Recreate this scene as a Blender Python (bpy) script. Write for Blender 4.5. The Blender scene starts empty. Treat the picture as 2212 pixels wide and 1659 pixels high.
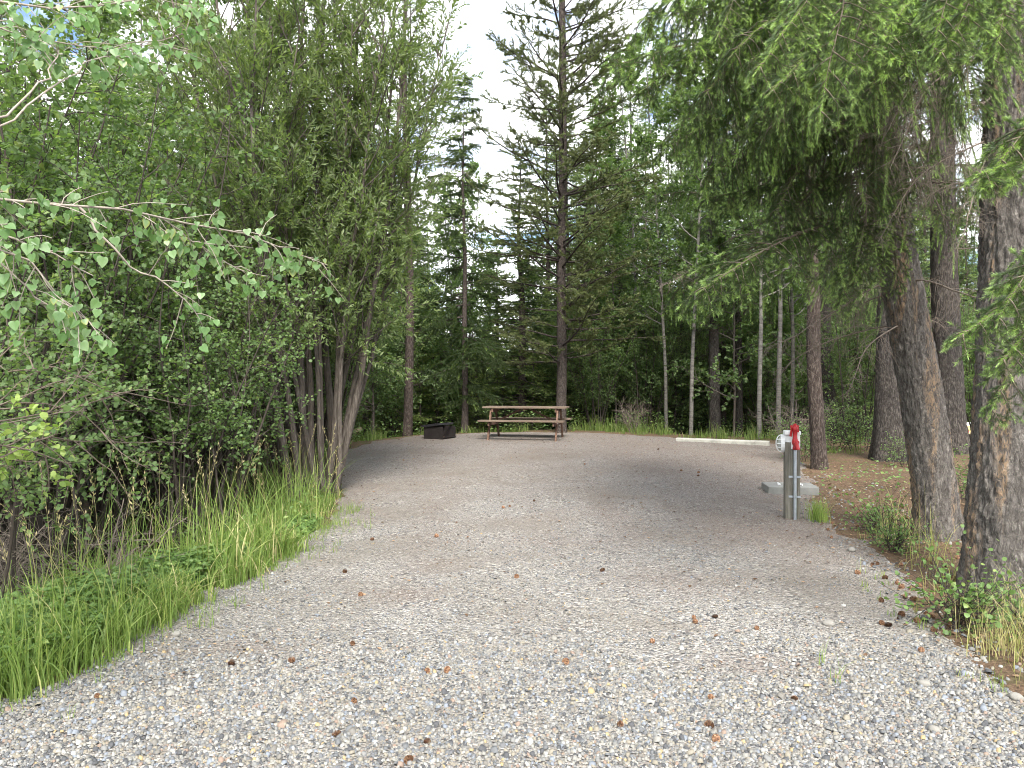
import bpy, math
import numpy as np

# ------------------------------------------------------------------ camera, world, sun, exposure
scene = bpy.context.scene
COL = scene.collection
R = math.radians
EYE = 1.6
FPX = 1640.0                      # focal length in pixels of a 2212-pixel-wide picture

cam_data = bpy.data.cameras.new('camera')
cam_data.sensor_width = 36.0
cam_data.lens = 36.0 * FPX / 2212.0
cam_data.clip_start = 0.05
cam_data.clip_end = 2000.0
cam = bpy.data.objects.new('camera', cam_data)
COL.objects.link(cam)
cam.location = (0, 0, EYE)
cam.rotation_euler = (R(90), 0, 0)
scene.camera = cam

SUN_EL, SUN_AZ = R(46), R(173)   # azimuth measured from +Y towards +X: almost straight behind the camera
world = bpy.data.worlds.new('World')
scene.world = world
world.use_nodes = True
wn, wl = world.node_tree.nodes, world.node_tree.links
wn.clear()
w_out = wn.new('ShaderNodeOutputWorld')
w_bg = wn.new('ShaderNodeBackground')
w_bg.inputs['Strength'].default_value = 1.0
sky = wn.new('ShaderNodeTexSky')
sky.sky_type = 'NISHITA'
sky.sun_disc = False
sky.sun_elevation = SUN_EL
sky.sun_rotation = SUN_AZ
sky.altitude = 800
sky.dust_density = 0.6
sc1 = wn.new('ShaderNodeMix'); sc1.data_type = 'RGBA'; sc1.blend_type = 'MULTIPLY'
sc1.inputs['Factor'].default_value = 1.0
sc1.inputs['B'].default_value = (0.105, 0.105, 0.105, 1)
wl.new(sky.outputs['Color'], sc1.inputs['A'])
tc = wn.new('ShaderNodeTexCoord')
sep = wn.new('ShaderNodeSeparateXYZ')
wl.new(tc.outputs['Generated'], sep.inputs[0])
zz = wn.new('ShaderNodeMath'); zz.operation = 'MAXIMUM'; zz.inputs[1].default_value = 0.0
wl.new(sep.outputs['Z'], zz.inputs[0])
za = wn.new('ShaderNodeMath'); za.operation = 'ADD'; za.inputs[1].default_value = 0.22
wl.new(zz.outputs[0], za.inputs[0])
dv = wn.new('ShaderNodeVectorMath'); dv.operation = 'DIVIDE'
cb = wn.new('ShaderNodeCombineXYZ')
for i in range(3):
    wl.new(za.outputs[0], cb.inputs[i])
wl.new(tc.outputs['Generated'], dv.inputs[0]); wl.new(cb.outputs[0], dv.inputs[1])
cn = wn.new('ShaderNodeTexNoise')
cn.inputs['Scale'].default_value = 1.7
cn.inputs['Detail'].default_value = 7
cn.inputs['Roughness'].default_value = 0.55
cn.inputs['Distortion'].default_value = 0.3
wl.new(dv.outputs[0], cn.inputs['Vector'])
cr = wn.new('ShaderNodeMapRange')
cr.inputs['From Min'].default_value = 0.405
cr.inputs['From Max'].default_value = 0.505
wl.new(cn.outputs['Fac'], cr.inputs['Value'])
mx = wn.new('ShaderNodeMix'); mx.data_type = 'RGBA'
wl.new(cr.outputs[0], mx.inputs['Factor'])
wl.new(sc1.outputs['Result'], mx.inputs['A'])
mx.inputs['B'].default_value = (1.18, 1.20, 1.23, 1)
wl.new(mx.outputs['Result'], w_bg.inputs['Color'])
wl.new(w_bg.outputs[0], w_out.inputs['Surface'])

sun_data = bpy.data.lights.new('sun', 'SUN')
sun_data.energy = 3.5
sun_data.angle = R(22)
sun_data.color = (1.0, 0.95, 0.87)
sun = bpy.data.objects.new('sun', sun_data)
COL.objects.link(sun)
sun.location = (-20, -20, 40)
sun.rotation_euler = (math.pi / 2 - SUN_EL, 0, math.pi - SUN_AZ)

scene.view_settings.view_transform = 'Standard'
scene.view_settings.look = 'None'
scene.view_settings.gamma = 1.0
scene.view_settings.use_curve_mapping = False
scene.view_settings.exposure = 1.45
cy = scene.cycles
cy.max_bounces = 4
cy.diffuse_bounces = 3
cy.glossy_bounces = 2
cy.transmission_bounces = 3
cy.transparent_max_bounces = 4
cy.sample_clamp_indirect = 6.0
cy.use_denoising = True
cy.use_light_tree = False
cy.use_adaptive_sampling = True
cy.adaptive_threshold = 0.02
cy.filter_width = 1.0

# ------------------------------------------------------------------ numeric helpers
def rng_(seed):
    return np.random.default_rng(seed)

def unit(v):
    return v / np.maximum(np.linalg.norm(v, axis=-1, keepdims=True), 1e-9)

def pt(px, py, d):
    """A point at depth d (metres ahead of the camera) from a place in the photograph."""
    return np.array([(px - 1106.0) / FPX * d, d, EYE - (py - 829.5) / FPX * d])

def sstep(a, b, x):
    t = np.clip((x - a) / (b - a), 0, 1)
    return t * t * (3 - 2 * t)

def _hash(i, j, k, s):
    h = (i * 374761393 + j * 668265263 + k * 2147483647 + s * 1274126177) & 0xFFFFFFFF
    h = ((h ^ (h >> 13)) * 1274126177) & 0xFFFFFFFF
    h = (h ^ (h >> 16)) & 0xFFFF
    return h / 65535.0

def vnoise(p, s=0):
    p = np.asarray(p, float)
    f = np.floor(p).astype(np.int64)
    t = p - f
    t = t * t * (3 - 2 * t)
    out = 0
    for a in (0, 1):
        wa = t[..., 0] if a else 1 - t[..., 0]
        for b in (0, 1):
            wb = t[..., 1] if b else 1 - t[..., 1]
            for c in (0, 1):
                wc = t[..., 2] if c else 1 - t[..., 2]
                out = out + wa * wb * wc * _hash(f[..., 0] + a, f[..., 1] + b, f[..., 2] + c, s)
    return out

def fbm(p, oct=4, s=0):
    p = np.asarray(p, float)
    a, o, n = 0.5, 0, 0
    for i in range(oct):
        o = o + a * vnoise(p, s + i); n += a
        p = p * 2.03; a *= 0.5
    return o / n

# ------------------------------------------------------------------ mesh helpers
class Geo:
    """Collects vertices and faces (arrays of triangles or quads), a material slot per face and a float per vertex."""
    def __init__(self):
        self.V, self.F, self.A, self.n = [], [], [], 0
    def add(self, V, F, mat=0, a=0.0):
        V = np.asarray(V, float).reshape(-1, 3)
        F = np.asarray(F, np.int64)
        self.V.append(V)
        self.F.append((F + self.n, mat))
        self.A.append(np.broadcast_to(np.asarray(a, float), (len(V),)))
        self.n += len(V)
        return self
    def mesh(self, name, mats, smooth=True):
        me = bpy.data.meshes.new(name)
        V = np.concatenate(self.V).astype(np.float32)
        loops = np.concatenate([f.reshape(-1) for f, m in self.F]).astype(np.int32)
        sizes = np.concatenate([np.full(len(f), f.shape[1], np.int32) for f, m in self.F])
        mi = np.concatenate([np.full(len(f), m, np.int32) for f, m in self.F])
        me.vertices.add(len(V)); me.vertices.foreach_set('co', V.reshape(-1))
        me.loops.add(len(loops)); me.loops.foreach_set('vertex_index', loops)
        me.polygons.add(len(sizes))
        st = np.zeros(len(sizes), np.int32); st[1:] = np.cumsum(sizes)[:-1]
        me.polygons.foreach_set('loop_start', st)
        me.polygons.foreach_set('material_index', mi)
        if smooth is True or smooth is False:
            sm = np.full(len(sizes), smooth)
        else:
            sm = np.isin(mi, list(smooth))
        me.polygons.foreach_set('use_smooth', sm)
        at = me.attributes.new('tint', 'FLOAT', 'POINT')
        at.data.foreach_set('value', np.concatenate(self.A).astype(np.float32))
        for m in (mats if isinstance(mats, (list, tuple)) else [mats]):
            me.materials.append(m)
        me.update(calc_edges=True)
        return me

def obj(name, me, parent=None, loc=None, rot=None, scale=None, **props):
    o = bpy.data.objects.new(name, me)
    COL.objects.link(o)
    if parent is not None:
        o.parent = parent
    if loc is not None:
        o.location = [float(v) for v in loc]
    if rot is not None:
        o.rotation_euler = [float(v) for v in rot]
    if scale is not None:
        o.scale = (scale,) * 3 if np.isscalar(scale) else [float(v) for v in scale]
    for k, v in props.items():
        o[k] = v
    return o

def thing(name, label, cat, loc=(0, 0, 0), rotz=0.0, group=None, scale=None):
    o = obj(name, None, None, loc, (0, 0, rotz), scale, label=label, category=cat)
    o.empty_display_size = 0.1
    if group:
        o['group'] = group
    return o

BOXF = np.array([[0, 3, 2, 1], [4, 5, 6, 7], [0, 1, 5, 4], [1, 2, 6, 5], [2, 3, 7, 6], [3, 0, 4, 7]])

def box_verts(c, s, rz=0.0, M=None):
    x, y, z = np.array(s) / 2
    v = np.array([[-x, -y, -z], [x, -y, -z], [x, y, -z], [-x, y, -z], [-x, -y, z], [x, -y, z], [x, y, z], [-x, y, z]])
    if M is not None:
        v = v @ np.asarray(M).T
    if rz:
        cc, ss = math.cos(rz), math.sin(rz)
        v = v @ np.array([[cc, ss, 0], [-ss, cc, 0], [0, 0, 1]])
    return v + np.array(c)

def bar_verts(p, q, w, h, up=(0, 0, 1)):
    """A square-cut bar from p to q, w across, h in the direction of up."""
    p, q, up = np.array(p, float), np.array(q, float), np.array(up, float)
    d = unit(q - p); s = unit(np.cross(d, up)); u = np.cross(s, d)
    o = []
    for e in (p, q):
        for a, b in ((-1, -1), (1, -1), (1, 1), (-1, 1)):
            o.append(e + s * a * w / 2 + u * b * h / 2)
    return np.array(o)

def bevel_mesh(V, F, name, mat, width=0.006, seg=2):
    import bmesh
    bm = bmesh.new()
    vs = [bm.verts.new(v) for v in V]
    for f in F:
        bm.faces.new([vs[i] for i in f])
    bmesh.ops.recalc_face_normals(bm, faces=bm.faces)
    bmesh.ops.bevel(bm, geom=list(bm.edges), offset=width, segments=seg, affect='EDGES', profile=0.5)
    me = bpy.data.meshes.new(name)
    bm.to_mesh(me); bm.free()
    me.materials.append(mat)
    return me

def tubes(P, Rr, s=5, cap=False):
    """P (n,k,3) polylines, Rr (n,k) radii -> vertices and quads for all of them at once."""
    P = np.asarray(P, float); n, k, _ = P.shape
    Rr = np.broadcast_to(np.asarray(Rr, float), (n, k))
    T = unit(np.gradient(P, axis=1))
    main = unit(P[:, -1] - P[:, 0])
    ref = np.where(np.abs(main[:, 2:3]) > 0.75, np.array([[1.0, 0.13, 0]]), np.array([[0.0, 0.1, 1.0]]))
    U = unit(np.cross(T, ref[:, None, :])); W = np.cross(T, U)
    a = np.linspace(0, 2 * math.pi, s, endpoint=False)
    V = P[:, :, None, :] + Rr[:, :, None, None] * (np.cos(a)[None, None, :, None] * U[:, :, None, :] + np.sin(a)[None, None, :, None] * W[:, :, None, :])
    i = np.arange(k - 1)[:, None]; j = np.arange(s)[None, :]; j2 = (j + 1) % s
    q = np.stack([i * s + j, i * s + j2, (i + 1) * s + j2, (i + 1) * s + j], -1).reshape(-1, 4)
    F = (q[None] + (np.arange(n) * k * s)[:, None, None]).reshape(-1, 4)
    return V.reshape(-1, 3), F

def grow(S, D, L, k, wander, trop, rng, curl=None):
    """Polylines from starts S along D with lengths L; trop bends them up (+) or down (-)."""
    S = np.asarray(S, float); n = len(S)
    d = unit(np.broadcast_to(np.asarray(D, float), (n, 3)).copy())
    L = np.broadcast_to(np.asarray(L, float), (n,))
    trop = np.broadcast_to(np.asarray(trop, float), (n,))
    pts = [S]
    for i in range(k - 1):
        pts.append(pts[-1] + d * (L / (k - 1))[:, None])
        d = d + rng.normal(0, wander, (n, 3))
        d[:, 2] += trop
        d = unit(d)
    return np.stack(pts, 1)

def along(P, t):
    """Point and direction on polylines P (n,k,3) at parameters t (n,m)."""
    n, k, _ = P.shape
    f = np.clip(t, 0, 0.9999) * (k - 1)
    i = f.astype(int); u = (f - i)[..., None]
    r = np.arange(n)[:, None]
    a, b = P[r, i], P[r, i + 1]
    return a * (1 - u) + b * u, unit(b - a)

def perp(T, rng):
    v = rng.normal(0, 1, T.shape)
    v = v - (v * T).sum(-1, keepdims=True) * T
    return unit(v)

def spawn(P, m, t0, t1, ang, rng, up=0.0, side=None):
    n = len(P)
    t = t0 + (t1 - t0) * (np.arange(m)[None] + rng.uniform(0.1, 0.9, (n, m))) / m
    S, T = along(P, t)
    if side is None:
        Q = perp(T, rng)
    else:
        sv = np.cross(T, np.array([0, 0, 1.0]))
        sv = unit(sv + 1e-6)
        sg = np.where((np.arange(m) % 2) == 0, 1.0, -1.0)[None, :, None]
        Q = unit(sv * sg + rng.normal(0, side, T.shape))
    a = rng.uniform(ang[0], ang[1], (n, m))[..., None]
    D = unit(np.cos(a) * T + np.sin(a) * Q + np.array([0, 0, up]))
    return S.reshape(-1, 3), D.reshape(-1, 3), t.reshape(-1)

def frame(A, Nn):
    A = unit(A); Nn = unit(Nn - (Nn * A).sum(-1, keepdims=True) * A)
    return A, Nn, np.cross(A, Nn)

def kite(p, A, Nn, L, W, a, fold=0.12):
    A, Nn, S = frame(A, Nn); L = np.asarray(L)[:, None]; W = np.asarray(W)[:, None]
    l = p + A * L * 0.45 + S * W * 0.5 + Nn * W * fold
    r = p + A * L * 0.45 - S * W * 0.5 + Nn * W * fold
    tip = p + A * L - Nn * L * 0.06
    V = np.stack([p, l, tip, r], 1).reshape(-1, 3)
    b = np.arange(len(p))[:, None] * 4
    F = np.concatenate([b + [0, 2, 1], b + [0, 3, 2]])
    return V, F, np.repeat(a, 4)

def oval(p, A, Nn, L, W, a, fold=0.10):
    A, Nn, S = frame(A, Nn); L = np.asarray(L)[:, None]; W = np.asarray(W)[:, None]
    st = p + A * L * 0.12
    def q(f, g, h=0.0):
        return p + A * L * f + S * W * 0.5 * g + Nn * W * (fold * abs(g) - h)
    V = np.stack([st, q(.34, .92), q(.70, .86), q(1.0, 0, .10), q(.70, -.86), q(.34, -.92)], 1).reshape(-1, 3)
    b = np.arange(len(p))[:, None] * 6
    F = np.concatenate([b + [0, 5, 1], b + [1, 5, 4], b + [1, 4, 2], b + [2, 4, 3]])
    return V, F, np.repeat(a, 6)

HEART = np.array([[0, 0], [-.10, .30], [.02, .50], [.22, .56], [.46, .47], [.72, .26], [1.0, 0], [.72, -.26], [.46, -.47], [.22, -.56], [.02, -.50], [-.10, -.30]])
def heart(p, A, Nn, L, W, a):
    A, Nn, S = frame(A, Nn); L = np.asarray(L)[:, None, None]; W = np.asarray(W)[:, None, None]
    h = HEART
    cup = 0.22 * h[:, 1] ** 2 - 0.08 * h[:, 0] ** 2
    V = p[:, None] + A[:, None] * L * h[None, :, 0:1] + S[:, None] * W * h[None, :, 1:2] + Nn[:, None] * L * cup[None, :, None]
    V = V.reshape(-1, 3)
    b = np.arange(len(p))[:, None] * 12
    tri = [[0, 1 + i, 2 + i] for i in range(10)] + [[0, 11, 1]]
    tri = [[0, i, i + 1] for i in range(1, 11)]
    F = np.concatenate([b + np.array(t) for t in tri])
    rim = np.full(12, .10); rim[0] = -.14; rim[6] = .05
    return V, F, np.clip(np.repeat(a, 12) + np.tile(rim, len(p)), 0, 1)

def needles(P, per_m, L, W, rng, tcut=0.0, fwd=(0.75, 1.15), flat=0.0, fresh=None, jitter=0.25, tipgrow=1.0):
    """Needles along polylines P as thin triangles; the float per vertex is 0 for old growth and 1 for fresh tips."""
    n, k, _ = P.shape
    seg = np.linalg.norm(np.diff(P, axis=1), axis=-1).sum(1)
    cnt = np.maximum((seg * (1 - tcut) * per_m).astype(int), 1)
    idx = np.repeat(np.arange(n), cnt)
    N = len(idx)
    t = tcut + (1 - tcut) * rng.uniform(0, 1, N)
    f = np.clip(t, 0, .9999) * (k - 1); i = f.astype(int); u = (f - i)[:, None]
    a, b = P[idx, i], P[idx, i + 1]
    S = a * (1 - u) + b * u; T = unit(b - a)
    Q = perp(T, rng)
    if flat:
        Q[:, 2] *= (1 - flat); Q = unit(Q - (Q * T).sum(-1, keepdims=True) * T)
    an = rng.uniform(fwd[0], fwd[1], N)[:, None]
    an = np.where((t > 0.97)[:, None], an * 0.4, an)
    D = np.cos(an) * T + np.sin(an) * Q
    l = L * rng.uniform(1 - jitter, 1 + jitter, N)[:, None]
    X = unit(np.cross(D, T + 1e-4)) * (W * 0.5)
    V = np.stack([S + X, S - X, S + D * l], 1).reshape(-1, 3)
    F = np.arange(N * 3).reshape(-1, 3)
    if fresh is None:
        tint = rng.uniform(0, .35, N)
    else:
        fr = np.broadcast_to(fresh, (n,))[idx]
        tint = np.clip(sstep(1 - 0.42 * tipgrow, 1 - 0.15 * tipgrow, t) * fr + rng.uniform(0, .22, N), 0, 1)
    return V, F, np.repeat(tint, 3)

# ------------------------------------------------------------------ materials
def new_mat(name):
    m = bpy.data.materials.new(name)
    m.use_nodes = True
    nt = m.node_tree
    b = nt.nodes['Principled BSDF']
    b.inputs['Specular IOR Level'].default_value = 0.25
    return m, nt, b

def ramp(nt, fac, stops, interp='LINEAR'):
    r = nt.nodes.new('ShaderNodeValToRGB')
    e = r.color_ramp.elements
    r.color_ramp.interpolation = interp
    while len(e) < len(stops):
        e.new(0.5)
    for i, (p, c) in enumerate(stops):
        e[i].position = p; e[i].color = (*c, 1)
    if fac is not None:
        nt.links.new(fac, r.inputs[0])
    return r.outputs['Color']

def attr(nt, name):
    a = nt.nodes.new('ShaderNodeAttribute'); a.attribute_name = name
    return a.outputs['Fac']

def noise(nt, scale, detail=4, rough=0.55, vec=None, dist=0.0):
    n = nt.nodes.new('ShaderNodeTexNoise')
    n.inputs['Scale'].default_value = scale; n.inputs['Detail'].default_value = detail
    n.inputs['Roughness'].default_value = rough; n.inputs['Distortion'].default_value = dist
    if vec is not None:
        nt.links.new(vec, n.inputs['Vector'])
    return n.outputs['Fac']

def coords(nt, scale=(1, 1, 1), kind='Object'):
    t = nt.nodes.new('ShaderNodeTexCoord'); m = nt.nodes.new('ShaderNodeMapping')
    m.inputs['Scale'].default_value = scale
    nt.links.new(t.outputs[kind], m.inputs['Vector'])
    return m.outputs[0]

def mixc(nt, fac, a, b, mode='MIX'):
    m = nt.nodes.new('ShaderNodeMix'); m.data_type = 'RGBA'; m.blend_type = mode
    for sock, v in (('Factor', fac), ('A', a), ('B', b)):
        if hasattr(v, 'links') or hasattr(v, 'is_linked'):
            nt.links.new(v, m.inputs[sock])
        elif sock == 'Factor':
            m.inputs[0].default_value = v
        else:
            m.inputs[sock].default_value = (*v, 1)
    return m.outputs['Result']

def math_(nt, op, a, b=None, c=None, clamp=False):
    m = nt.nodes.new('ShaderNodeMath'); m.operation = op; m.use_clamp = clamp
    for i, v in enumerate((a, b, c)):
        if v is None:
            continue
        if hasattr(v, 'is_linked'):
            nt.links.new(v, m.inputs[i])
        else:
            m.inputs[i].default_value = v
    return m.outputs[0]

def bump(nt, b, h, strength, dist):
    n = nt.nodes.new('ShaderNodeBump')
    n.inputs['Strength'].default_value = strength; n.inputs['Distance'].default_value = dist
    nt.links.new(h, n.inputs['Height']); nt.links.new(n.outputs[0], b.inputs['Normal'])

def leaf_mat(name, stops, trans=0.35, rough=0.5, spec=0.3, tcol=(1.25, 1.35, 0.6)):
    m, nt, b = new_mat(name)
    c = ramp(nt, attr(nt, 'tint'), stops)
    oi = nt.nodes.new('ShaderNodeObjectInfo')
    v = math_(nt, 'MULTIPLY_ADD', oi.outputs['Random'], 0.35, 0.94)
    c = mixc(nt, 1.0, c, (1, 1, 1), 'MULTIPLY')
    hs = nt.nodes.new('ShaderNodeHueSaturation')
    hs.inputs['Saturation'].default_value = .95
    nt.links.new(v, hs.inputs['Value']); nt.links.new(c, hs.inputs['Color'])
    c = hs.outputs[0]
    nt.links.new(c, b.inputs['Base Color'])
    b.inputs['Roughness'].default_value = rough
    b.inputs['Specular IOR Level'].default_value = spec
    tr = nt.nodes.new('ShaderNodeBsdfTranslucent')
    tcl = mixc(nt, 1.0, c, tcol, 'MULTIPLY')
    nt.links.new(tcl, tr.inputs['Color'])
    mx = nt.nodes.new('ShaderNodeMixShader')
    mx.inputs[0].default_value = trans
    nt.links.new(b.outputs[0], mx.inputs[1]); nt.links.new(tr.outputs[0], mx.inputs[2])
    nt.links.new(mx.outputs[0], nt.nodes['Material Output'].inputs['Surface'])
    return m

M = {}
M['willow_leaf'] = leaf_mat('willow_leaf', [(0, (.090, .132, .048)), (.6, (.145, .195, .078)), (1, (.24, .275, .15))], .5)
M['shrub_leaf'] = leaf_mat('shrub_leaf', [(0, (.078, .132, .048)), (.7, (.130, .200, .076)), (1, (.26, .31, .11))], .5)
M['aspen_leaf'] = leaf_mat('aspen_leaf', [(0, (.082, .140, .048)), (.7, (.145, .220, .082)), (1, (.24, .29, .15))], .52, .4, .45)
M['near_leaf'] = leaf_mat('near_leaf', [(0, (.070, .150, .045)), (.6, (.125, .225, .080)), (.9, (.21, .31, .16)), (1, (.28, .31, .09))], .42, .42, .4)
M['lime_leaf'] = leaf_mat('lime_leaf', [(0, (.16, .26, .05)), (1, (.34, .42, .13))], .42, .45)
M['fir_needle'] = leaf_mat('fir_needle', [(0, (.048, .084, .032)), (.3, (.080, .120, .046)), (.6, (.150, .225, .080)), (1, (.32, .46, .16))], .4, .45)
M['spruce_needle'] = leaf_mat('spruce_needle', [(0, (.055, .086, .036)), (.35, (.092, .130, .052)), (1, (.22, .30, .105))], .4, .5)
M['lit_needle'] = leaf_mat('lit_needle', [(0, (.12, .165, .050)), (.5, (.18, .24, .075)), (1, (.30, .37, .13))], .5, .5)
M['pine_needle'] = leaf_mat('pine_needle', [(0, (.070, .086, .032)), (.5, (.105, .125, .048)), (1, (.19, .22, .095))], .32, .5)
M['grass'] = leaf_mat('grass', [(0, (.085, .135, .028)), (.45, (.160, .240, .055)), (.75, (.28, .33, .095)), (1, (.50, .44, .24))], .42, .5)
M['dry_grass'] = leaf_mat('dry_grass', [(0, (.15, .22, .05)), (.4, (.30, .30, .10)), (1, (.50, .42, .24))], .35, .6)
M['weed_leaf'] = leaf_mat('weed_leaf', [(0, (.080, .145, .042)), (.7, (.140, .230, .068)), (1, (.26, .34, .10))], .42, .45, .4)
M['litter_leaf'] = leaf_mat('litter_leaf', [(0, (.055, .032, .020)), (.5, (.15, .090, .055)), (1, (.32, .22, .14))], .1, .8, .1)

def bark_mat(name, stops, zs=5.0, xs=26.0, strength=0.8, dist=0.03, lichen=None, use_attr=False):
    m, nt, b = new_mat(name)
    v = coords(nt, (xs, xs, zs))
    n1 = noise(nt, 1.0, 6, .62, v, .6)
    if use_attr:
        c = ramp(nt, math_(nt, 'ADD', math_(nt, 'MULTIPLY', attr(nt, 'tint'), .75), math_(nt, 'MULTIPLY', n1, .25)), stops)
    else:
        c = ramp(nt, n1, stops)
    big = noise(nt, 1.3, 3, .5, coords(nt, (1, 1, .5)))
    c = mixc(nt, 1.0, c, ramp(nt, big, [(.3, (.78, .78, .80)), (.7, (1.15, 1.12, 1.08))]), 'MULTIPLY')
    if lichen:
        ln = noise(nt, 9.0, 5, .7, coords(nt, (1, 1, .7)))
        c = mixc(nt, ramp(nt, ln, [(.60, (0, 0, 0)), (.68, (.8, .8, .8))]), c, lichen)
    nt.links.new(c, b.inputs['Base Color'])
    b.inputs['Roughness'].default_value = .9
    b.inputs['Specular IOR Level'].default_value = .12
    fine = noise(nt, 1.0, 5, .7, coords(nt, (xs * 3, xs * 3, zs * 3)))
    bump(nt, b, math_(nt, 'ADD', n1, math_(nt, 'MULTIPLY', fine, .5)), strength, dist)
    return m

def fir_bark_mat():
    m, nt, b = new_mat('fir_bark')
    n1 = noise(nt, 1.0, 8, .72, coords(nt, (42, 42, 17)), .9)
    n2 = noise(nt, 1.0, 6, .70, coords(nt, (16, 16, 5)), .6)
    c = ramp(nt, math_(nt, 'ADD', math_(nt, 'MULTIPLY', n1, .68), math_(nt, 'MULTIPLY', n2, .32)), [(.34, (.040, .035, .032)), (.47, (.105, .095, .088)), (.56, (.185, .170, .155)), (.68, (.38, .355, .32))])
    st = noise(nt, 1.0, 4, .55, coords(nt, (9, 9, .9)))
    tan = math_(nt, 'MULTIPLY', ramp(nt, st, [(.52, (0, 0, 0)), (.64, (1, 1, 1))]), ramp(nt, n1, [(.44, (0, 0, 0)), (.58, (.85, .85, .85))]))
    c = mixc(nt, tan, c, (.30, .205, .125))
    ln = noise(nt, 55.0, 3, .6, coords(nt, (1, 1, .8)))
    c = mixc(nt, ramp(nt, ln, [(.68, (0, 0, 0)), (.74, (.75, .75, .75))]), c, (.33, .33, .27))
    nt.links.new(c, b.inputs['Base Color'])
    b.inputs['Roughness'].default_value = .92; b.inputs['Specular IOR Level'].default_value = .1
    bump(nt, b, math_(nt, 'ADD', n1, n2), 1.0, .035)
    return m
M['fir_bark'] = fir_bark_mat()
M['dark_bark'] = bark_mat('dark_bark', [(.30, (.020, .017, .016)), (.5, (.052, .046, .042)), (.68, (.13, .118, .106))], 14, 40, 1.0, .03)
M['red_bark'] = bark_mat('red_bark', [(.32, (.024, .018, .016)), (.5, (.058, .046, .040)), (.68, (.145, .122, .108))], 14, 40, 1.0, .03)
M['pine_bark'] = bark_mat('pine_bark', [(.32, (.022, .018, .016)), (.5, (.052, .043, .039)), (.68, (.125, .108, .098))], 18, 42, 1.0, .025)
M['aspen_bark'] = bark_mat('aspen_bark', [(.30, (.030, .028, .026)), (.40, (.11, .105, .096)), (.7, (.22, .212, .192))], 26, 6, .3, .006)
M['birch_bark'] = bark_mat('birch_bark', [(.24, (.08, .07, .06)), (.34, (.50, .48, .44)), (.7, (.68, .67, .63))], 22, 5, .3, .006)
M['willow_bark'] = bark_mat('willow_bark', [(.28, (.040, .034, .030)), (.5, (.090, .078, .068)), (.75, (.19, .168, .148))], 6, 55, .7, .008)
M['shrub_bark'] = bark_mat('shrub_bark', [(.25, (.028, .024, .021)), (.6, (.062, .053, .046)), (.85, (.12, .105, .092))], 8, 40, .5, .006)
M['dead_twig'] = bark_mat('dead_twig', [(.25, (.13, .105, .088)), (.75, (.27, .235, .20))], 20, 60, .3, .002)
M['twig'] = bark_mat('twig', [(.25, (.085, .068, .055)), (.75, (.19, .16, .13))], 20, 60, .3, .002)
M['pale_twig'] = bark_mat('pale_twig', [(.25, (.20, .17, .14)), (.75, (.42, .38, .33))], 20, 60, .3, .002)
# ------------------------------------------------------------------ ground and gravel pad
PAD = np.array([(-9, -3), (-6.5, 1.2), (-3.4, 2.7), (-2.62, 3.6), (-2.44, 4.4), (-2.40, 5.5), (-2.16, 7.0), (-2.08, 8.5), (-2.2, 10.0),
                (-2.6, 11.8), (-3.15, 13.6), (-3.35, 15.5), (-3.1, 17.6), (-2.2, 19.4), (-.6, 20.2), (1.2, 20.7), (2.6, 19.9),
                (4.0, 18.2), (5.9, 16.7), (5.6, 15.0), (5.0, 13.0), (4.3, 11.0), (3.75, 9.6), (3.55, 8.4), (3.4, 7.0), (3.05, 5.8),
                (2.62, 4.4), (2.6, 3.7), (3.6, 2.7), (6.5, 1.2), (9, -3)], float)

def pad_dist(x, y):
    """Signed distance to the pad's outline, positive inside."""
    p = np.stack([x, y], -1)
    best = np.full(x.shape, 1e9); inside = np.zeros(x.shape, bool)
    n = len(PAD)
    for i in range(n):
        a, b = PAD[i], PAD[(i + 1) % n]
        ab = b - a
        t = np.clip(((p - a) @ ab) / (ab @ ab), 0, 1)
        d = np.hypot(p[..., 0] - a[0] - t * ab[0], p[..., 1] - a[1] - t * ab[1])
        best = np.minimum(best, d)
        c = ((a[1] > y) != (b[1] > y)) & (x < (b[0] - a[0]) * (y - a[1]) / (b[1] - a[1] + 1e-12) + a[0])
        inside ^= c
    return np.where(inside, best, -best)

def gz(x, y):
    """Height of the ground."""
    x = np.asarray(x, float); y = np.asarray(y, float)
    d = pad_dist(x, y)
    out = np.maximum(-d, 0)
    z = 0.30 * sstep(7, 18.5, y)
    left = x < 0.3
    z = z - np.where(left, 0.42, 0.0) * sstep(.05, 2.6, out) * sstep(2.5, 6, y)
    z = z + np.where(left, 0.0, 0.10) * sstep(.05, 1.8, out) * sstep(1, 4, y) * (1 - sstep(14, 18, y))
    z = z - 0.75 * sstep(.3, 9, out) * sstep(17, 22, y)
    z = z + 2.5 * sstep(45, 160, np.hypot(x, y))
    q = np.stack([x * .55, y * .55, x * 0], -1)
    z = z + (fbm(q, 3, 5) - .5) * .10 * sstep(-.3, 2.0, out) + (fbm(q * 1.7, 3, 9) - .5) * .035
    return z

def axis_grid(fine0, fine1, step, lo, hi):
    a = list(np.arange(fine0, fine1 + 1e-6, step))
    s, v = step, fine1
    while v < hi:
        s *= 1.35; v += s; a.append(min(v, hi))
    s, v = step, fine0
    while v > lo:
        s *= 1.35; v -= s; a.insert(0, max(v, lo))
    return np.unique(np.array(a))

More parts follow.
